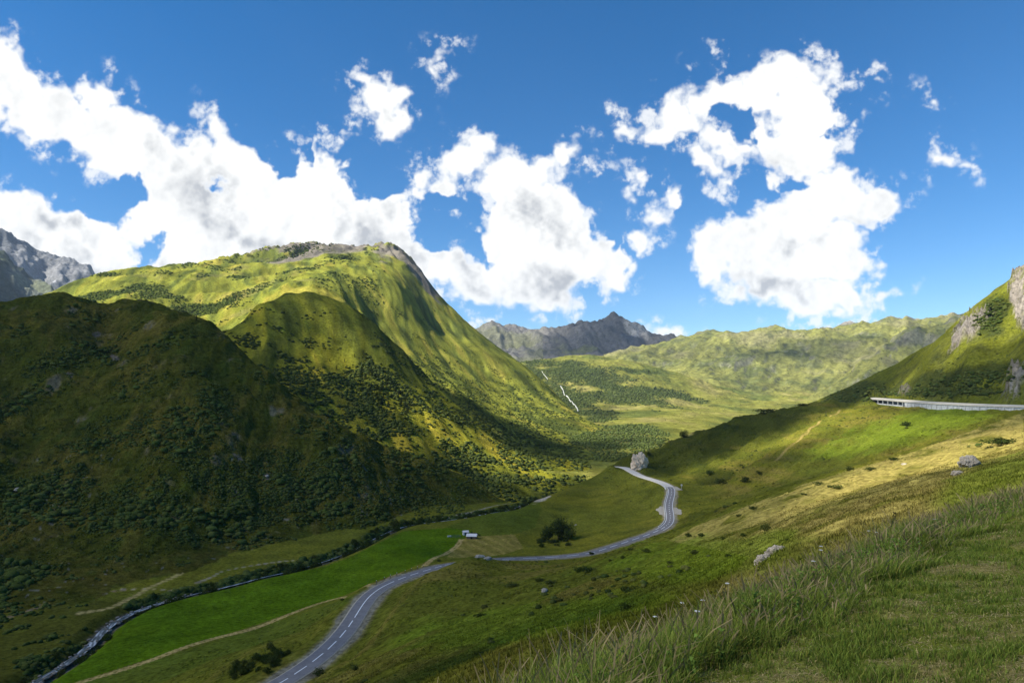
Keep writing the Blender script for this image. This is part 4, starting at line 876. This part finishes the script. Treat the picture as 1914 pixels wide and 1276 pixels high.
# countless shrubs on the slopes: one mass
gsx = np.abs(np.gradient(PXG, axis=0)); gsy = np.abs(np.gradient(PYG, axis=1)); area = gsx * gsy * VIS * (PXG > -60) * (PXG < 1975) * (PYG < 1300) * (D_ROAD > 9) * (D_RV > 4) * (D_TR > 5) * (1 - PATHM)
n60 = fbm(XG, YG, 45, 4, 140); n14 = fbm(XG, YG, 13, 3, 141)
dB = isl('B') * sst(.15, .60, n60 + .8 * n14 + .12 + .25 * sst(700, 900, PYG) - .5 * sst(1050, 1130, PYG) - .9 * blob(PXG, PYG, [(100,1020,120,60,0),(420,980,60,16,-20),(540,985,60,14,-20),(30,1140,200,40,0)]).clip(0, 1) - .3 * sst(640, 560, PYG))
bandB = blob(PXG, PYG, [(760,935,140,28,8),(560,960,120,22,-8),(900,905,80,20,-10),(620,900,100,40,20),(450,900,120,50,10),(520,880,60,50,0)])
dB = dB + isl('A', 'B', 'C') * sst(0, .3, bandB) * 1.2 * (YG < 720) * (YG > 240)
dC = isl('C', 'D') * (1 - .85 * sst(0, .3, blob(PXG, PYG, [(830,800,110,22,18),(760,835,70,26,0),(930,880,50,14,10),(1020,885,60,9,0),(640,640,60,60,0),(600,590,60,40,0)]))) * (sst(.0, .9, n60 + .4 * n14 + .9 * sst(120, -40, ZG) - .15) + 1.0 * sst(0, .4, blob(PXG, PYG, [(700,730,70,50,35),(640,760,80,60,30),(540,740,90,60,30),(860,720,120,24,35),(960,790,120,30,20),(900,860,60,24,30),(990,760,70,14,20),(780,870,90,40,0)])) * sst(-.5, .3, n14 + .5 * n60)) * (PYG > 560) * (YG < 1900)
dlf = isl('D') * (YG > 1000) * sst(-.18, -.26, XG / YG) * sst(.0, .7, fbm(XG, YG, 160, 6, 42, cell=CELL)) * .8
dE = isl('E') * sst(-.3, .5, shr + .7 * nE + .3 * nb) * (YG < 3300)
dA = a * sst(.45, .95, n60 + .5 * n14) * .22 * (YG > 90) * (md < .5) * (hay < .5) * (md2 < .5) + a * (YG > 520) * (XG > 60) * sst(-.2, .5, n60 + .4 * n14) * .9
dRr = isl('R') * sst(-.1, .5, bush_m := blob(PXG, PYG, [(1855,590,28,45,30),(1800,715,130,18,-10),(1750,735,150,8,0),(1600,738,70,18,-10)]) + .3 * n14)
def scatter(dens, n, s0, s1, protoset, cols, minpx=0., maxpx=99.):
    w = (dens * area).ravel(); w = np.cumsum(w); k = np.searchsorted(w, rng.rand(n) * w[-1]); i, j = np.unravel_index(np.clip(k, 0, NU * NY - 1), ZG.shape)
    y = np.exp(LS[j] + (rng.rand(n) - .5) * (LS[1] - LS[0]) * 1.5); x = (US[i] + (rng.rand(n) - .5) * (US[1] - US[0])) * y
    z = sample(x, y); s = rng.uniform(s0, s1, n) * rng.uniform(.7, 1.2, n); s = np.clip(s, minpx * y / F / 2, maxpx * y / F / 2)
    Vs, Fs, Cs = [], [], []; off = 0
    cc = np.array(cols)[rng.randint(0, len(cols), n)] * rng.uniform(.75, 1.3, (n, 1)); kind = rng.randint(0, len(protoset), n)
    for q in range(len(protoset)):
        V, Fq = protoset[q]; m = kind == q; c = m.sum()
        if not c: continue
        th = rng.rand(c) * 6.283; ct, st = np.cos(th), np.sin(th)
        X = (V[None, :, 0] * ct[:, None] - V[None, :, 1] * st[:, None]) * (s[m] * rng.uniform(.8, 1.4, c))[:, None] + x[m][:, None]
        Y = (V[None, :, 0] * st[:, None] + V[None, :, 1] * ct[:, None]) * s[m][:, None] + y[m][:, None]
        Z = V[None, :, 2] * (s[m] * rng.uniform(.6, 1.1, c))[:, None] + z[m][:, None]
        Vs.append(np.stack([X, Y, Z], -1).reshape(-1, 3)); Fs.append((Fq[None] + (np.arange(c) * len(V))[:, None, None]).reshape(-1, 3) + off); off += c * len(V)
        Cs.append(np.repeat(cc[m], len(V), axis=0))
    return np.vstack(Vs), np.vstack(Fs), np.vstack(Cs)
def mass(name, parts, label):
    off = 0; V, Fq, cc = [], [], []
    for v, f_, c in parts: V.append(v); Fq.append(f_ + off); cc.append(c); off += len(v)
    tag(mesh_obj(name, np.vstack(V), np.vstack(Fq), M_shr, np.vstack(cc)), label, kind='stuff')
mass('shrubbery', [scatter(dB, 11500, .42, 1.05, SHR, BUSHC + [(.06, .075, .02), (.075, .09, .022)], 1.4, 5.5), scatter(dB * (n60 > .25), 900, 1.2, 2.2, SHR, BUSHC, 2)], 'dark alpine shrubs covering the shaded hill')
mass('shrubbery', [scatter(dC, 8000, .8, 2.0, SHR, [(.035, .05, .013), (.05, .065, .018), (.07, .085, .02)], 2.0, 9), scatter(dlf, 2600, 1.5, 3.5, SM, [(.05, .07, .016), (.08, .10, .02)], 1.6, 4)], 'green shrubs covering the big mountain and its spur')
mass('shrubbery', [scatter(dE, 6000, 2, 4, SM, [(.045, .062, .015), (.06, .08, .02), (.08, .10, .03)], 1.7, 4.5)], 'shrubs on the high valley floor')
mass('shrubbery', [scatter(dA, 1700, .25, .9, SHR, BUSHC + [(.085, .09, .022), (.075, .08, .02)], 2.0, 11), scatter(dRr, 700, .8, 2.0, SHR, BUSHC, 2.2, 12)], 'low shrubs on the right hand slopes')

dT = (a * (YG > 60) * (YG < 700) * (ZG > -74) * (md < .5) * (hay < .5) * sst(-.6, .5, n14 + con * .5))
v_, f_, c_ = scatter(dT, 16000, .25, .7, SM, [(1, 1, 1)], 1.2, 5)
ci = np.clip((v_[:, 0] / v_[:, 1] - U0) / (U1 - U0) * (NU - 1), 0, NU - 1).astype(int); cj = np.clip((np.log(v_[:, 1]) - LS[0]) / (LS[-1] - LS[0]) * (NY - 1), 0, NY - 1).astype(int)
v_[:, 2] -= .12; tus_c = C[ci, cj] * np.clip(c_, .5, 1.1) * [.85, .9, .85]
dRv = sst(1.6, 2.6, D_RV) * sst(6.5, 4.5, D_RV) * (PYG < 1135) + 0 * a; area2 = area; area = gsx * gsy * VIS
mass('shrubbery', [scatter(dRv, 900, 1.0, 1.9, SHR, BUSHC, 2), scatter(wild * sst(.0, .6, ns + nb), 500, .5, 1.1, SHR, BUSHC, 2)], 'thicket of low bushes along the stream')
mass('tussocks', [(v_, f_, tus_c)], 'grass tussocks on the slopes right of the road')
# ---------------------------------------------------------------- built things
def boxv(x0, x1, y0, y1, z0, z1):
    return [(x0,y0,z0),(x1,y0,z0),(x1,y1,z0),(x0,y1,z0),(x0,y0,z1),(x1,y0,z1),(x1,y1,z1),(x0,y1,z1)]
BF = [(0,3,2,1),(4,5,6,7),(0,1,5,4),(1,2,6,5),(2,3,7,6),(3,0,4,7)]
def box(name, b, m, parent=None, loc=None, bev=0):
    V = np.array(boxv(*b)); o = mesh_obj(name, V, BF, m, smooth=False, parent=parent)
    if loc is not None: o.location = loc
    if bev:
        md_ = o.modifiers.new('bevel', 'BEVEL'); md_.width = bev; md_.segments = 2
    return o
# avalanche gallery
g0 = GAL[0]; gal = empty('avalanche_gallery', (float(GAL[100][0]), float(GAL[100][1]), float(GAL[100][2]) - .4)); tag(gal, 'long concrete avalanche gallery roofing the road high on the right slope', 'gallery')
O = np.array(gal.location)
def strip(name, P, prof, m, parent, closed=True):
    """sweep a cross-section (uphill offset, height) along P"""
    n = np.stack([np.interp(np.arange(len(P)), np.arange(len(P)), side(P)[:, k]) for k in range(2)], 1)
    if (n * GALN[:len(P)]).sum() < 0: n = -n
    k = len(prof); V = np.stack([np.c_[P[:, :2] + n * o, P[:, 2] + h] for o, h in prof], 1).reshape(-1, 3) - O
    i = np.arange(len(P) * k).reshape(len(P), k); j = np.roll(i, -1, 1)
    q = np.stack([i[:-1], i[1:], j[1:], j[:-1]], -1).reshape(-1, 4).tolist()
    if k == 4: q += [tuple(i[0]), tuple(i[-1][::-1])]
    return mesh_obj(name, V, q, m, smooth=False, parent=parent)
M_wall = mat('gallery_concrete', (.42, .43, .42), .9, noise=.35, scale=.35, bump=.03, bscale=3)
M_roof = mat('gallery_roof', (.50, .46, .37), .95, noise=.2, scale=.3)
dpx = pix(GAL[:, 0] / GAL[:, 1], GAL[:, 2] / GAL[:, 1])[0]
iA = int(np.argmin(np.abs(dpx - 1687))); iB = int(np.argmin(np.abs(dpx - 1632)))
hh = 3.9
strip('roof', GAL, [(-.55, hh), (-.55, hh + .45), (10.2, hh + 1.5), (10.2, hh)], M_roof, gal)
strip('back_wall', GAL, [(9.2, -1.5), (9.2, hh - .004), (9.9, hh - .004), (9.9, -1.5)], M_wall, gal)
strip('floor_slab', GAL, [(.8, -1.2), (.8, .1), (9.19, .1), (9.19, -1.2)], M_asph, gal)
step = 4; k = 0
def seg(i0, i1, name, prof): return strip(name, GAL[i0:i1 + 1], prof, M_wall, gal)
_gs = GALN
for i0 in range(0, iA - step, step):       # wall panels between ribs
    seg(i0, i0 + step, 'wall_panel', [(0, -2.2), (0, hh - .004), (.35, hh - .004), (.35, -2.2)])
    p = GAL[i0]; c = box('pillar', (-.28, .28, -.35, .35, -2.3, hh - .006), M_wall, gal, tuple(p - O + np.array([-.08 * GALN[i0][0] * 4, -.08 * GALN[i0][1] * 4, 0])))
    c.rotation_euler = (0, 0, math.atan2(GALN[i0][1], GALN[i0][0]))
for i0 in range(iA, iB, 5):
    p = GAL[i0]; c = box('pillar', (-.3, .3, -.3, .3, -1.5, hh - .006), M_wall, gal, tuple(p - O)); c.rotation_euler = (0, 0, math.atan2(GALN[i0][1], GALN[i0][0]))
seg(iB, len(GAL) - 1, 'end_wall', [(0, -2.2), (0, hh - .004), (.5, hh - .004), (.5, -2.2)])
seg(iA, iB, 'parapet', [(0, -2.2), (0, .7), (.3, .7), (.3, -2.2)])
# retaining wall under the upper road, low parapet beside the climbing road
iu = int(np.searchsorted(sR, sv(1256,914,492))); UP = ROAD[iu:]
nS_ = side(ROAD)
left = -1 if (ROAD[iu] + np.r_[nS_[iu], 0])[0] > ROAD[iu][0] else 1
def wall_along(name, P, o0, o1, z0, z1, m, label, cat):
    n = side(P) * left; V = np.stack([np.c_[P[:, :2] + n * o, P[:, 2] + h] for o, h in ((o0, z0), (o0, z1), (o1, z1), (o1, z0))], 1).reshape(-1, 3)
    i = np.arange(len(P) * 4).reshape(-1, 4); j = np.roll(i, -1, 1); q = np.stack([i[:-1], i[1:], j[1:], j[:-1]], -1).reshape(-1, 4).tolist() + [tuple(i[0]), tuple(i[-1][::-1])]
    o = mesh_obj(name, V, q, m, smooth=False); tag(o, label, cat); return o
M_pale = mat('pale_stone', (.58, .56, .50), .95, noise=.22, scale=.8, bump=.05, bscale=4)
wall_along('retaining_wall', UP, 3.4, 4.3, -3.4, .35, M_pale, 'pale stone retaining wall holding the uppermost bend of the road', 'wall')
i1 = int(np.searchsorted(sR, sv(1243,985,395)))
wall_along('kerb_wall', ROAD[i1:iu - 2], 2.9, 3.25, -1.2, .3, M_pale, 'low white kerb wall along the outer side of the climbing road', 'wall')
gp = ground_at(1240, 955, 200)
for nm, cx_, cy_, rx, ry, lb in (('gravel_area', 1241, 957, 4.2, 15, 'pale gravel lay-by left of the climbing road'), ('gravel_area', 1262, 915, 6, 8, 'pale gravel patch at the sharp bend of the road'), ('gravel_area', 1264, 958, 3.4, 11, 'pale gravel patch right of the climbing road')):
    d_ = {1241: 430, 1262: 495, 1264: 432}[cx_]; p = pt(cx_, cy_, d_); gx_, gy_ = np.meshgrid(np.linspace(-1, 1, 15), np.linspace(-1, 1, 25), indexing='ij')
    irr = 1 + .35 * perlin(gx_ * 1.7 + cx_, gy_ * 1.7, 7); tx = gx_ * np.sqrt(1 - gy_ ** 2 / 2) * rx * irr * .8; ty = gy_ * np.sqrt(1 - gx_ ** 2 / 2) * ry * irr * .8; xx, yy = p[0] + tx, p[1] + ty
    zz = sample(xx, yy) + .10; iq = np.arange(15 * 25).reshape(15, 25); q = np.stack([iq[:-1, :-1], iq[1:, :-1], iq[1:, 1:], iq[:-1, 1:]], -1).reshape(-1, 4)
    tag(mesh_obj(nm, np.stack([xx, yy, zz], -1).reshape(-1, 3), q, M_grav), lb, kind='structure')
# slab bridge bits
p = pt(1150, 879, 700); b = empty('road_bridge', tuple(p)); tag(b, 'small white concrete bridge on the hidden road beyond the bend', 'bridge')
box('deck', (-5, 4, -3, 3, -.6, 0), M_pale, b); box('parapet', (-5, 4, -3.3, -3.01, -.3, .9), M_pale, b); box('parapet', (-5, 4, 3.01, 3.3, -.3, .9), M_pale, b)
p = pt(20, 1268, 205); b = empty('footbridge', tuple(p + np.array([0, 0, .8])), -.5); tag(b, 'small grey concrete bridge over the stream in the bottom corner', 'bridge')
box('deck', (-1.5, 1.5, -7, 5, -.4, 0), M_conc, b); box('railing', (-1.6, -1.45, -7, 5, 0.005, .7), M_conc, b); box('railing', (1.45, 1.6, -7, 5, 0.005, .7), M_conc, b)
# huts
M_wood = mat('weathered_wood', (.16, .11, .075), .9, noise=.3, scale=3); M_sheet = mat('pale_sheet_roof', (.66, .62, .60), .5, noise=.12, scale=1.5); M_white = mat('white_wall', (.6, .58, .54), .8, noise=.12, scale=2); M_dark = mat('dark_opening', (.02, .02, .02), .9)
def hut(px, py, w_, dp, h_, rz, label, m_w):
    p = ground_at(px, py, 150); r = empty('hut', tuple(p), rz); tag(r, label, 'hut')
    mesh_obj('wall', np.array(boxv(-w_/2, w_/2, -dp/2, dp/2, -.5, h_) + [(-w_/2, 0, h_ + w_ * .22), (w_/2, 0, h_ + w_ * .22)]), [(0,3,2,1),(0,1,5,4),(2,3,7,6)] + [(1,2,6,5),(3,0,4,7)] , m_w, smooth=False, parent=r)
    me = bpy.data.meshes.new('gable'); me.from_pydata([(-w_/2,-dp/2,h_),(-w_/2,dp/2,h_),(-w_/2,0,h_+w_*.2),(w_/2,-dp/2,h_),(w_/2,dp/2,h_),(w_/2,0,h_+w_*.2)], [], [(0,2,1),(3,4,5)]); me.materials.append(m_w)
    gb = bpy.data.objects.new('gable', me); COL.objects.link(gb); gb.parent = r
    rf = bpy.data.meshes.new('roof'); e = .35; zt = h_ + w_ * .2; t = .12
    rf.from_pydata([(-w_/2-e,-dp/2-e,h_-.12),(w_/2+e,-dp/2-e,h_-.12),(w_/2+e,0,zt+.06),(-w_/2-e,0,zt+.06),(-w_/2-e,dp/2+e,h_-.12),(w_/2+e,dp/2+e,h_-.12),
      (-w_/2-e,-dp/2-e,h_-.12+t),(w_/2+e,-dp/2-e,h_-.12+t),(w_/2+e,0,zt+.06+t),(-w_/2-e,0,zt+.06+t),(-w_/2-e,dp/2+e,h_-.12+t),(w_/2+e,dp/2+e,h_-.12+t)], [],
      [(0,3,2,1),(3,4,5,2),(6,7,8,9),(9,8,11,10),(0,1,7,6),(5,4,10,11),(1,2,8,7),(2,5,11,8),(0,6,9,3),(3,9,10,4)]); rf.materials.append(M_sheet)
    ro = bpy.data.objects.new('roof', rf); COL.objects.link(ro); ro.parent = r
    box('door', (-.5, .5, -dp/2 - .04, -dp/2 - .003, 0, 1.7), M_dark, r)
hut(870, 999, 2.8, 2.4, 1.7, .3, 'small white hut at the far edge of the meadow, left of the longer one', M_white)
hut(882, 1006, 5.2, 3.0, 1.5, -.1, 'longer low hut with pale roof by the mown field', M_wood)
for k, (px, py) in enumerate([(888,998),(893,999),(897,1001),(882,996),(890,1003)]): bush_px(px, py, 8, 6, 'dark bush growing behind the two huts', 'bushes behind the huts', near=150)
p = ground_at(852, 1004, 150); pen = empty('animal_pen', tuple(p)); tag(pen, 'small round fenced pen on the meadow left of the huts', 'pen')
M_green = mat('green_rail', (.06, .16, .10), .7)
a_ = np.linspace(0, 2 * math.pi, 25); ring = np.stack([2.6 * np.cos(a_), 2.0 * np.sin(a_)], 1)
for z_ in (.5, 1.0):
    V = []; 
    for (x, y) in ring: V += [(x, y, z_), (x * 1.02, y * 1.02, z_), (x * 1.02, y * 1.02, z_ + .14), (x, y, z_ + .14)]
    i = np.arange(100).reshape(25, 4); j = np.roll(i, -1, 1); mesh_obj('rail', V, np.stack([i[:-1], i[1:], j[1:], j[:-1]], -1).reshape(-1, 4), M_green, smooth=False, parent=pen)
for q in range(0, 24, 3): box('post', (-.06, .06, -.06, .06, -.3, 1.2), M_wood, pen, (ring[q][0] * 1.01, ring[q][1] * 1.01, 0))
p = ground_at(840, 1003, 150); wt = empty('water_trough', tuple(p), .5); tag(wt, 'white water trough standing left of the round pen', 'trough')
box('basin', (-1.1, 1.1, -.4, .4, .15, .75), M_white, wt); box('leg', (-.9, -.7, -.3, .3, -.2, .149), M_white, wt); box('leg', (.7, .9, -.3, .3, -.2, .149), M_white, wt)
# posts along the near road
M_post = mat('post_wood', (.13, .10, .07), .9)
for k, (px, py) in enumerate([(727,1087),(740,1082),(752,1077),(764,1072),(776,1068),(788,1064),(800,1060),(811,1056)]):
    i = int(np.argmin(np.abs(pix(ROAD[:, 0] / ROAD[:, 1], ROAD[:, 2] / ROAD[:, 1])[0] - px) + (ROAD[:, 1] > 285) * 999)); q = ROAD[i, :2] + nS_[i] * left * 4.1
    z = float(sample(q[0:1], q[1:2])[0]); b = empty('roadside_post', (q[0], q[1], z)); tag(b, 'short wooden post on the meadow side of the near road', 'post', 'posts along the near road')
    box('shaft', (-.09, .09, -.09, .09, -.3, .95), M_post, b); box('cap', (-.11, .11, -.11, .11, .951, 1.05), M_pale, b)
for px, py, d_, h_, lb in ((1274,914,500,3.2,'pale signpost at the sharp bend below the bright slope'), (1267,965,440,6.5,'thin bare pole right of the climbing road')):
    p = pt(px, py, d_); z = float(sample(p[0:1], p[1:2])[0]); b = empty('signpost' if h_ < 4 else 'pole', (p[0], p[1], z)); tag(b, lb, 'signpost' if h_ < 4 else 'pole')
    box('shaft', (-.10, .10, -.10, .10, -.4, h_), M_pale if h_ < 4 else M_post, b)
    if h_ < 4: box('sign_panel', (-.6, .6, -.16, -.11, h_ - 1.3, h_ - .1), M_pale, b)
    else: box('cap', (-.15, .15, -.15, .15, h_ + .001, h_ + .1), M_post, b)
# ---------------------------------------------------------------- grass near the camera
gr = np.random.RandomState(21)
M_blade = mat('grass_blades', attr='Col', rough=.75, trans=.35)
def blades(x, y, z, h, w, lean, col, segs=3, head=None):
    """curved tapering blades; lean = (dx, dy) of the tip per height"""
    n = len(x); th = gr.rand(n) * math.pi; sx, sy = np.cos(th) * w * .5, np.sin(th) * w * .5
    V = []; 
    for k in range(segs + 1):
        t = k / segs; c = lean * (h * t * t)[:, None]; zz = z + h * t * (1 - .25 * t * np.hypot(lean[:, 0], lean[:, 1])); f_ = (1 - t) ** .6 * .95 + .05
        if head is not None and k >= segs - 1: f_ = np.where(head, (1.9 if k == segs - 1 else .9), f_)
        V.append(np.stack([x + c[:, 0] - sx * f_, y + c[:, 1] - sy * f_, zz], 1)); V.append(np.stack([x + c[:, 0] + sx * f_, y + c[:, 1] + sy * f_, zz], 1))
    V = np.stack(V, 1); k2 = 2 * (segs + 1); b = (np.arange(n) * k2)[:, None, None]
    q = np.array([(2*k, 2*k+1, 2*k+3, 2*k+2) for k in range(segs)])[None] + b
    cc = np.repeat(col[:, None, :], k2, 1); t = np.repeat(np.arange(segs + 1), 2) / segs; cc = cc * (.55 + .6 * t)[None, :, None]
    if head is not None: hm_ = (head[:, None] & (t > .6)[None]); cc = np.where(hm_[..., None], np.array([.27, .21, .10]) * gr.uniform(.6, 1.3, (n, 1, 1)), cc)
    return V.reshape(-1, 3), q.reshape(-1, 4), cc.reshape(-1, 3)
PAL = np.array([(.18, .24, .035), (.24, .29, .05), (.13, .19, .028), (.25, .25, .05), (.36, .30, .11), (.17, .24, .035)])
def pick(n, p): return PAL[gr.choice(len(PAL), n, p=p)] * gr.uniform(.7, 1.35, (n, 1))
def in_view(x, y, z, mg=60):
    px, py = pix(x / np.maximum(y, .3), z / np.maximum(y, .3)); return (y > .5) & (px > -mg * 3) & (px < 1914 + mg * 3) & (py < 1276 + mg * 4)
n = 270000                              # tall grass on the lip
x = gr.uniform(-6, 26, n); s = gr.uniform(-1.0, 6.5, n); y = np.interp(x, LIP[:, 0], LIP[:, 1]) + s / .76
edge = .55 * perlin(x / 2.2, y / 2.2, 150) + .25 * perlin(x / .6, y / .6, 151); keep = (s > -.35 + edge * 1.1) & (gr.rand(n) < sst(7.5, 3, s) + .15)
z = bank_z(x, y); keep &= in_view(x, y, z, 80)
x, y, z, s = x[keep], y[keep], z[keep], s[keep]; n = len(x)
tuft = perlin(x / 1.3, y / 1.3, 152); h = (.50 + .24 * tuft + .15 * perlin(x / 4, y / 4, 153)) * gr.uniform(.55, 1.25, n) * (.55 + .45 * sst(-.6, .8, s)); h = np.clip(h, .10, .95)
head = (gr.rand(n) < .09); h[head] *= 1.25
col = pick(n, [.30, .22, .22, .10, .06, .10]); col *= (1 + .35 * perlin(x / 2.5, y / 2.5, 154))[:, None]
lean = np.stack([gr.normal(.10, .38, n), gr.normal(.0, .35, n)], 1)
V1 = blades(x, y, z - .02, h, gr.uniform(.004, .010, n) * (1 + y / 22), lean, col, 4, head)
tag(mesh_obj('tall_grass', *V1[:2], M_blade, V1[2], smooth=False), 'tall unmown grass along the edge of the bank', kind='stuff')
n = 260000                              # mown grass of the bank, cut stalks lying about
y = 3.2 + 24 * gr.rand(n) ** 1.35; x = gr.uniform(-.25, 1.0, n) * y
s = lip_s(x, y); z = bank_z(x, y); keep = (s < .9) & in_view(x, y, z)
x, y, z = x[keep], y[keep], z[keep]; n = len(x)
cl = perlin(x / .5, y / .5, 155) + .6 * perlin(x / .17, y / .17, 156) + .5 * perlin(x / 2.4, y / 2.4, 159); dryb = gr.rand(n) < sst(-.7, .6, -cl + .4 * perlin(x / 3, y / 3, 157)) * .85
h = np.where(dryb, gr.uniform(.02, .05, n), gr.uniform(.04, .11, n) * (1 + .8 * cl.clip(-.6, 1)))
col = np.where(dryb[:, None], np.array([.46, .37, .17]) * gr.uniform(.55, 1.4, (n, 1)), pick(n, [.3, .25, .25, .1, .02, .08]))
la = gr.rand(n) * 6.283; lm = np.where(dryb, gr.uniform(1.5, 3.5, n), gr.uniform(.2, .9, n)); lean = np.stack([np.cos(la) * lm, np.sin(la) * lm * .6], 1)
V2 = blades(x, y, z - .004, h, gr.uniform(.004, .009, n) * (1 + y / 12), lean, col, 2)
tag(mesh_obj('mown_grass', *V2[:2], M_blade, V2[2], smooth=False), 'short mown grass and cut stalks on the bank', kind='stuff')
n = 120000                              # meadow grass beyond the bank
y = 17 + 110 * gr.rand(n) ** 1.7; x = gr.uniform(-.35, .95, n) * y; z = sample(x, y); keep = (lip_s(x, y) > 4) & in_view(x, y, z, 30) & (z > bank_z(x, y))
x, y, z = x[keep], y[keep], z[keep]; n = len(x); cl = perlin(x / 5, y / 5, 160) + .5 * perlin(x / 1.5, y / 1.5, 161)
ci = np.clip((x / y - U0) / (U1 - U0) * (NU - 1), 0, NU - 1).astype(int); cj = np.clip((np.log(y) - LS[0]) / (LS[-1] - LS[0]) * (NY - 1), 0, NY - 1).astype(int)
col = C[ci, cj] * gr.uniform(.6, 1.5, (n, 1)); h = gr.uniform(.10, .28, n) * (1 + .6 * cl.clip(-1, 1)); la = gr.rand(n) * 6.283
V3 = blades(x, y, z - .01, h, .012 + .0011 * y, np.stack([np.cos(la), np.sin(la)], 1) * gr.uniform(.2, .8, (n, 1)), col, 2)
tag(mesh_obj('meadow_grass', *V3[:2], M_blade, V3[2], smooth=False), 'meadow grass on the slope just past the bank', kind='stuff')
n = 5000                                # broad-leaved herbs between the grass
x = gr.uniform(-6, 24, n); s = gr.uniform(-.2, 6, n); y = np.interp(x, LIP[:, 0], LIP[:, 1]) + s / .76; z = bank_z(x, y); keep = in_view(x, y, z, 80) & (perlin(x / 1.8, y / 1.8, 171) > -.05)
x, y, z = x[keep], y[keep], z[keep]; n = len(x); V, cc = [], []
for k in range(7):
    a_ = gr.rand(n) * 6.283; L_ = gr.uniform(.04, .085, n); hz_ = gr.uniform(.08, .48, n); dx, dy = np.cos(a_), np.sin(a_); w_ = L_ * .35
    V.append(np.stack([np.stack([x, y, z + hz_], 1), np.stack([x + dx*L_*.5 - dy*w_, y + dy*L_*.5 + dx*w_, z + hz_ + .03], 1), np.stack([x + dx*L_, y + dy*L_, z + hz_ - .01], 1), np.stack([x + dx*L_*.5 + dy*w_, y + dy*L_*.5 - dx*w_, z + hz_ + .03], 1)], 1))
    cc.append(np.repeat((np.array([.13, .20, .035]) * gr.uniform(.5, 1.4, (n, 1)))[:, None, :], 4, 1))
V = np.concatenate(V).reshape(-1, 3); tag(mesh_obj('herbs', V, np.arange(len(V)).reshape(-1, 4), M_blade, np.concatenate(cc).reshape(-1, 3), smooth=False), 'broad leaved herbs among the tall grass', kind='stuff')
# flower heads in the tall grass, and the leafy weed standing out of it
M_petal = mat('white_umbel', (.75, .74, .68), .8); M_stem = mat('weed_stem', (.10, .075, .035), .9); M_weed = mat('weed_leaves', (.075, .060, .025), .8, trans=.3)
def plant(x, y, h, umbel, label, cat, group=None):
    z = float(bank_z(np.array([x]), np.array([y]))[0]); r = empty('wildflower' if umbel else 'leafy_weed', (x, y, z)); tag(r, label, cat, group)
    mesh_obj('stem', [(-.006,0,-.05),(.006,0,-.05),(.004,0,h*.96),(-.004,0,h*.96),(0,-.006,-.05),(0,.006,-.05),(0,.004,h*.96),(0,-.004,h*.96)], [(0,1,2,3),(4,5,6,7)], M_stem, smooth=False, parent=r)
    V, Fq = [], []
    if umbel:
        for k in range(26):
            a = gr.rand() * 6.283; q = gr.rand() ** .5 * .035; cx, cy, cz = q * math.cos(a), q * math.sin(a), h * .96 + .02 - q * q * 4; e = .008; b = len(V)
            V += [(cx-e,cy-e,cz),(cx+e,cy-e,cz+.004),(cx+e,cy+e,cz),(cx-e,cy+e,cz+.004)]; Fq.append((b,b+1,b+2,b+3))
        mesh_obj('flower_head', V, Fq, M_petal, smooth=False, parent=r)
    else:
        for k in range(46):
            t = gr.uniform(.25, 1.); a = k * 2.4; L_ = .11 * (1.25 - t) + .03; dx, dy = math.cos(a), math.sin(a); cz = h * t; b = len(V); w_ = L_ * .32
            V += [(0,0,cz),(dx*L_*.5-dy*w_,dy*L_*.5+dx*w_,cz+.03),(dx*L_,dy*L_,cz-.01),(dx*L_*.5+dy*w_,dy*L_*.5-dx*w_,cz+.03)]; Fq.append((b,b+1,b+2,b+3))
        mesh_obj('leaves', V, Fq, M_weed, smooth=False, parent=r)
q = pt(1673, 1000, 19.0); plant(q[0], q[1], .95, False, 'tall brown leafy weed standing above the grass edge at the right', 'plant')
q = pt(1690, 1000, 19.3); plant(q[0], q[1], .6, False, 'shorter leafy weed right beside the tallest one', 'plant')
q = pt(1355, 1130, 13.2); plant(q[0], q[1], .75, False, 'thin leafy weed near the middle of the tall grass', 'plant')
for k in range(12):
    x_ = gr.uniform(-.6, 12); s_ = gr.uniform(.2, 3.0); y_ = float(np.interp(x_, LIP[:, 0], LIP[:, 1])) + s_ / .76
    plant(x_, y_, gr.uniform(.45, .8), True, 'white wildflower umbel in the tall grass', 'flower', 'white wildflowers in the tall grass')

# ---------------------------------------------------------------- the air
hz = mesh_obj('haze', boxv(-9000, 9500, -60, 9600, -2300, 1310), BF, None, smooth=False); tag(hz, 'thin blue haze in the valley air', kind='stuff')
hm_ = bpy.data.materials.new('haze'); hm_.use_nodes = True; n_, l_ = hm_.node_tree.nodes, hm_.node_tree.links; n_.clear()
pv = n_.new('ShaderNodeVolumePrincipled'); pv.inputs['Density'].default_value = HAZE; pv.inputs['Color'].default_value = (.62, .78, 1, 1)
mo = n_.new('ShaderNodeOutputMaterial'); l_.new(pv.outputs[0], mo.inputs['Volume']); hz.data.materials.append(hm_)
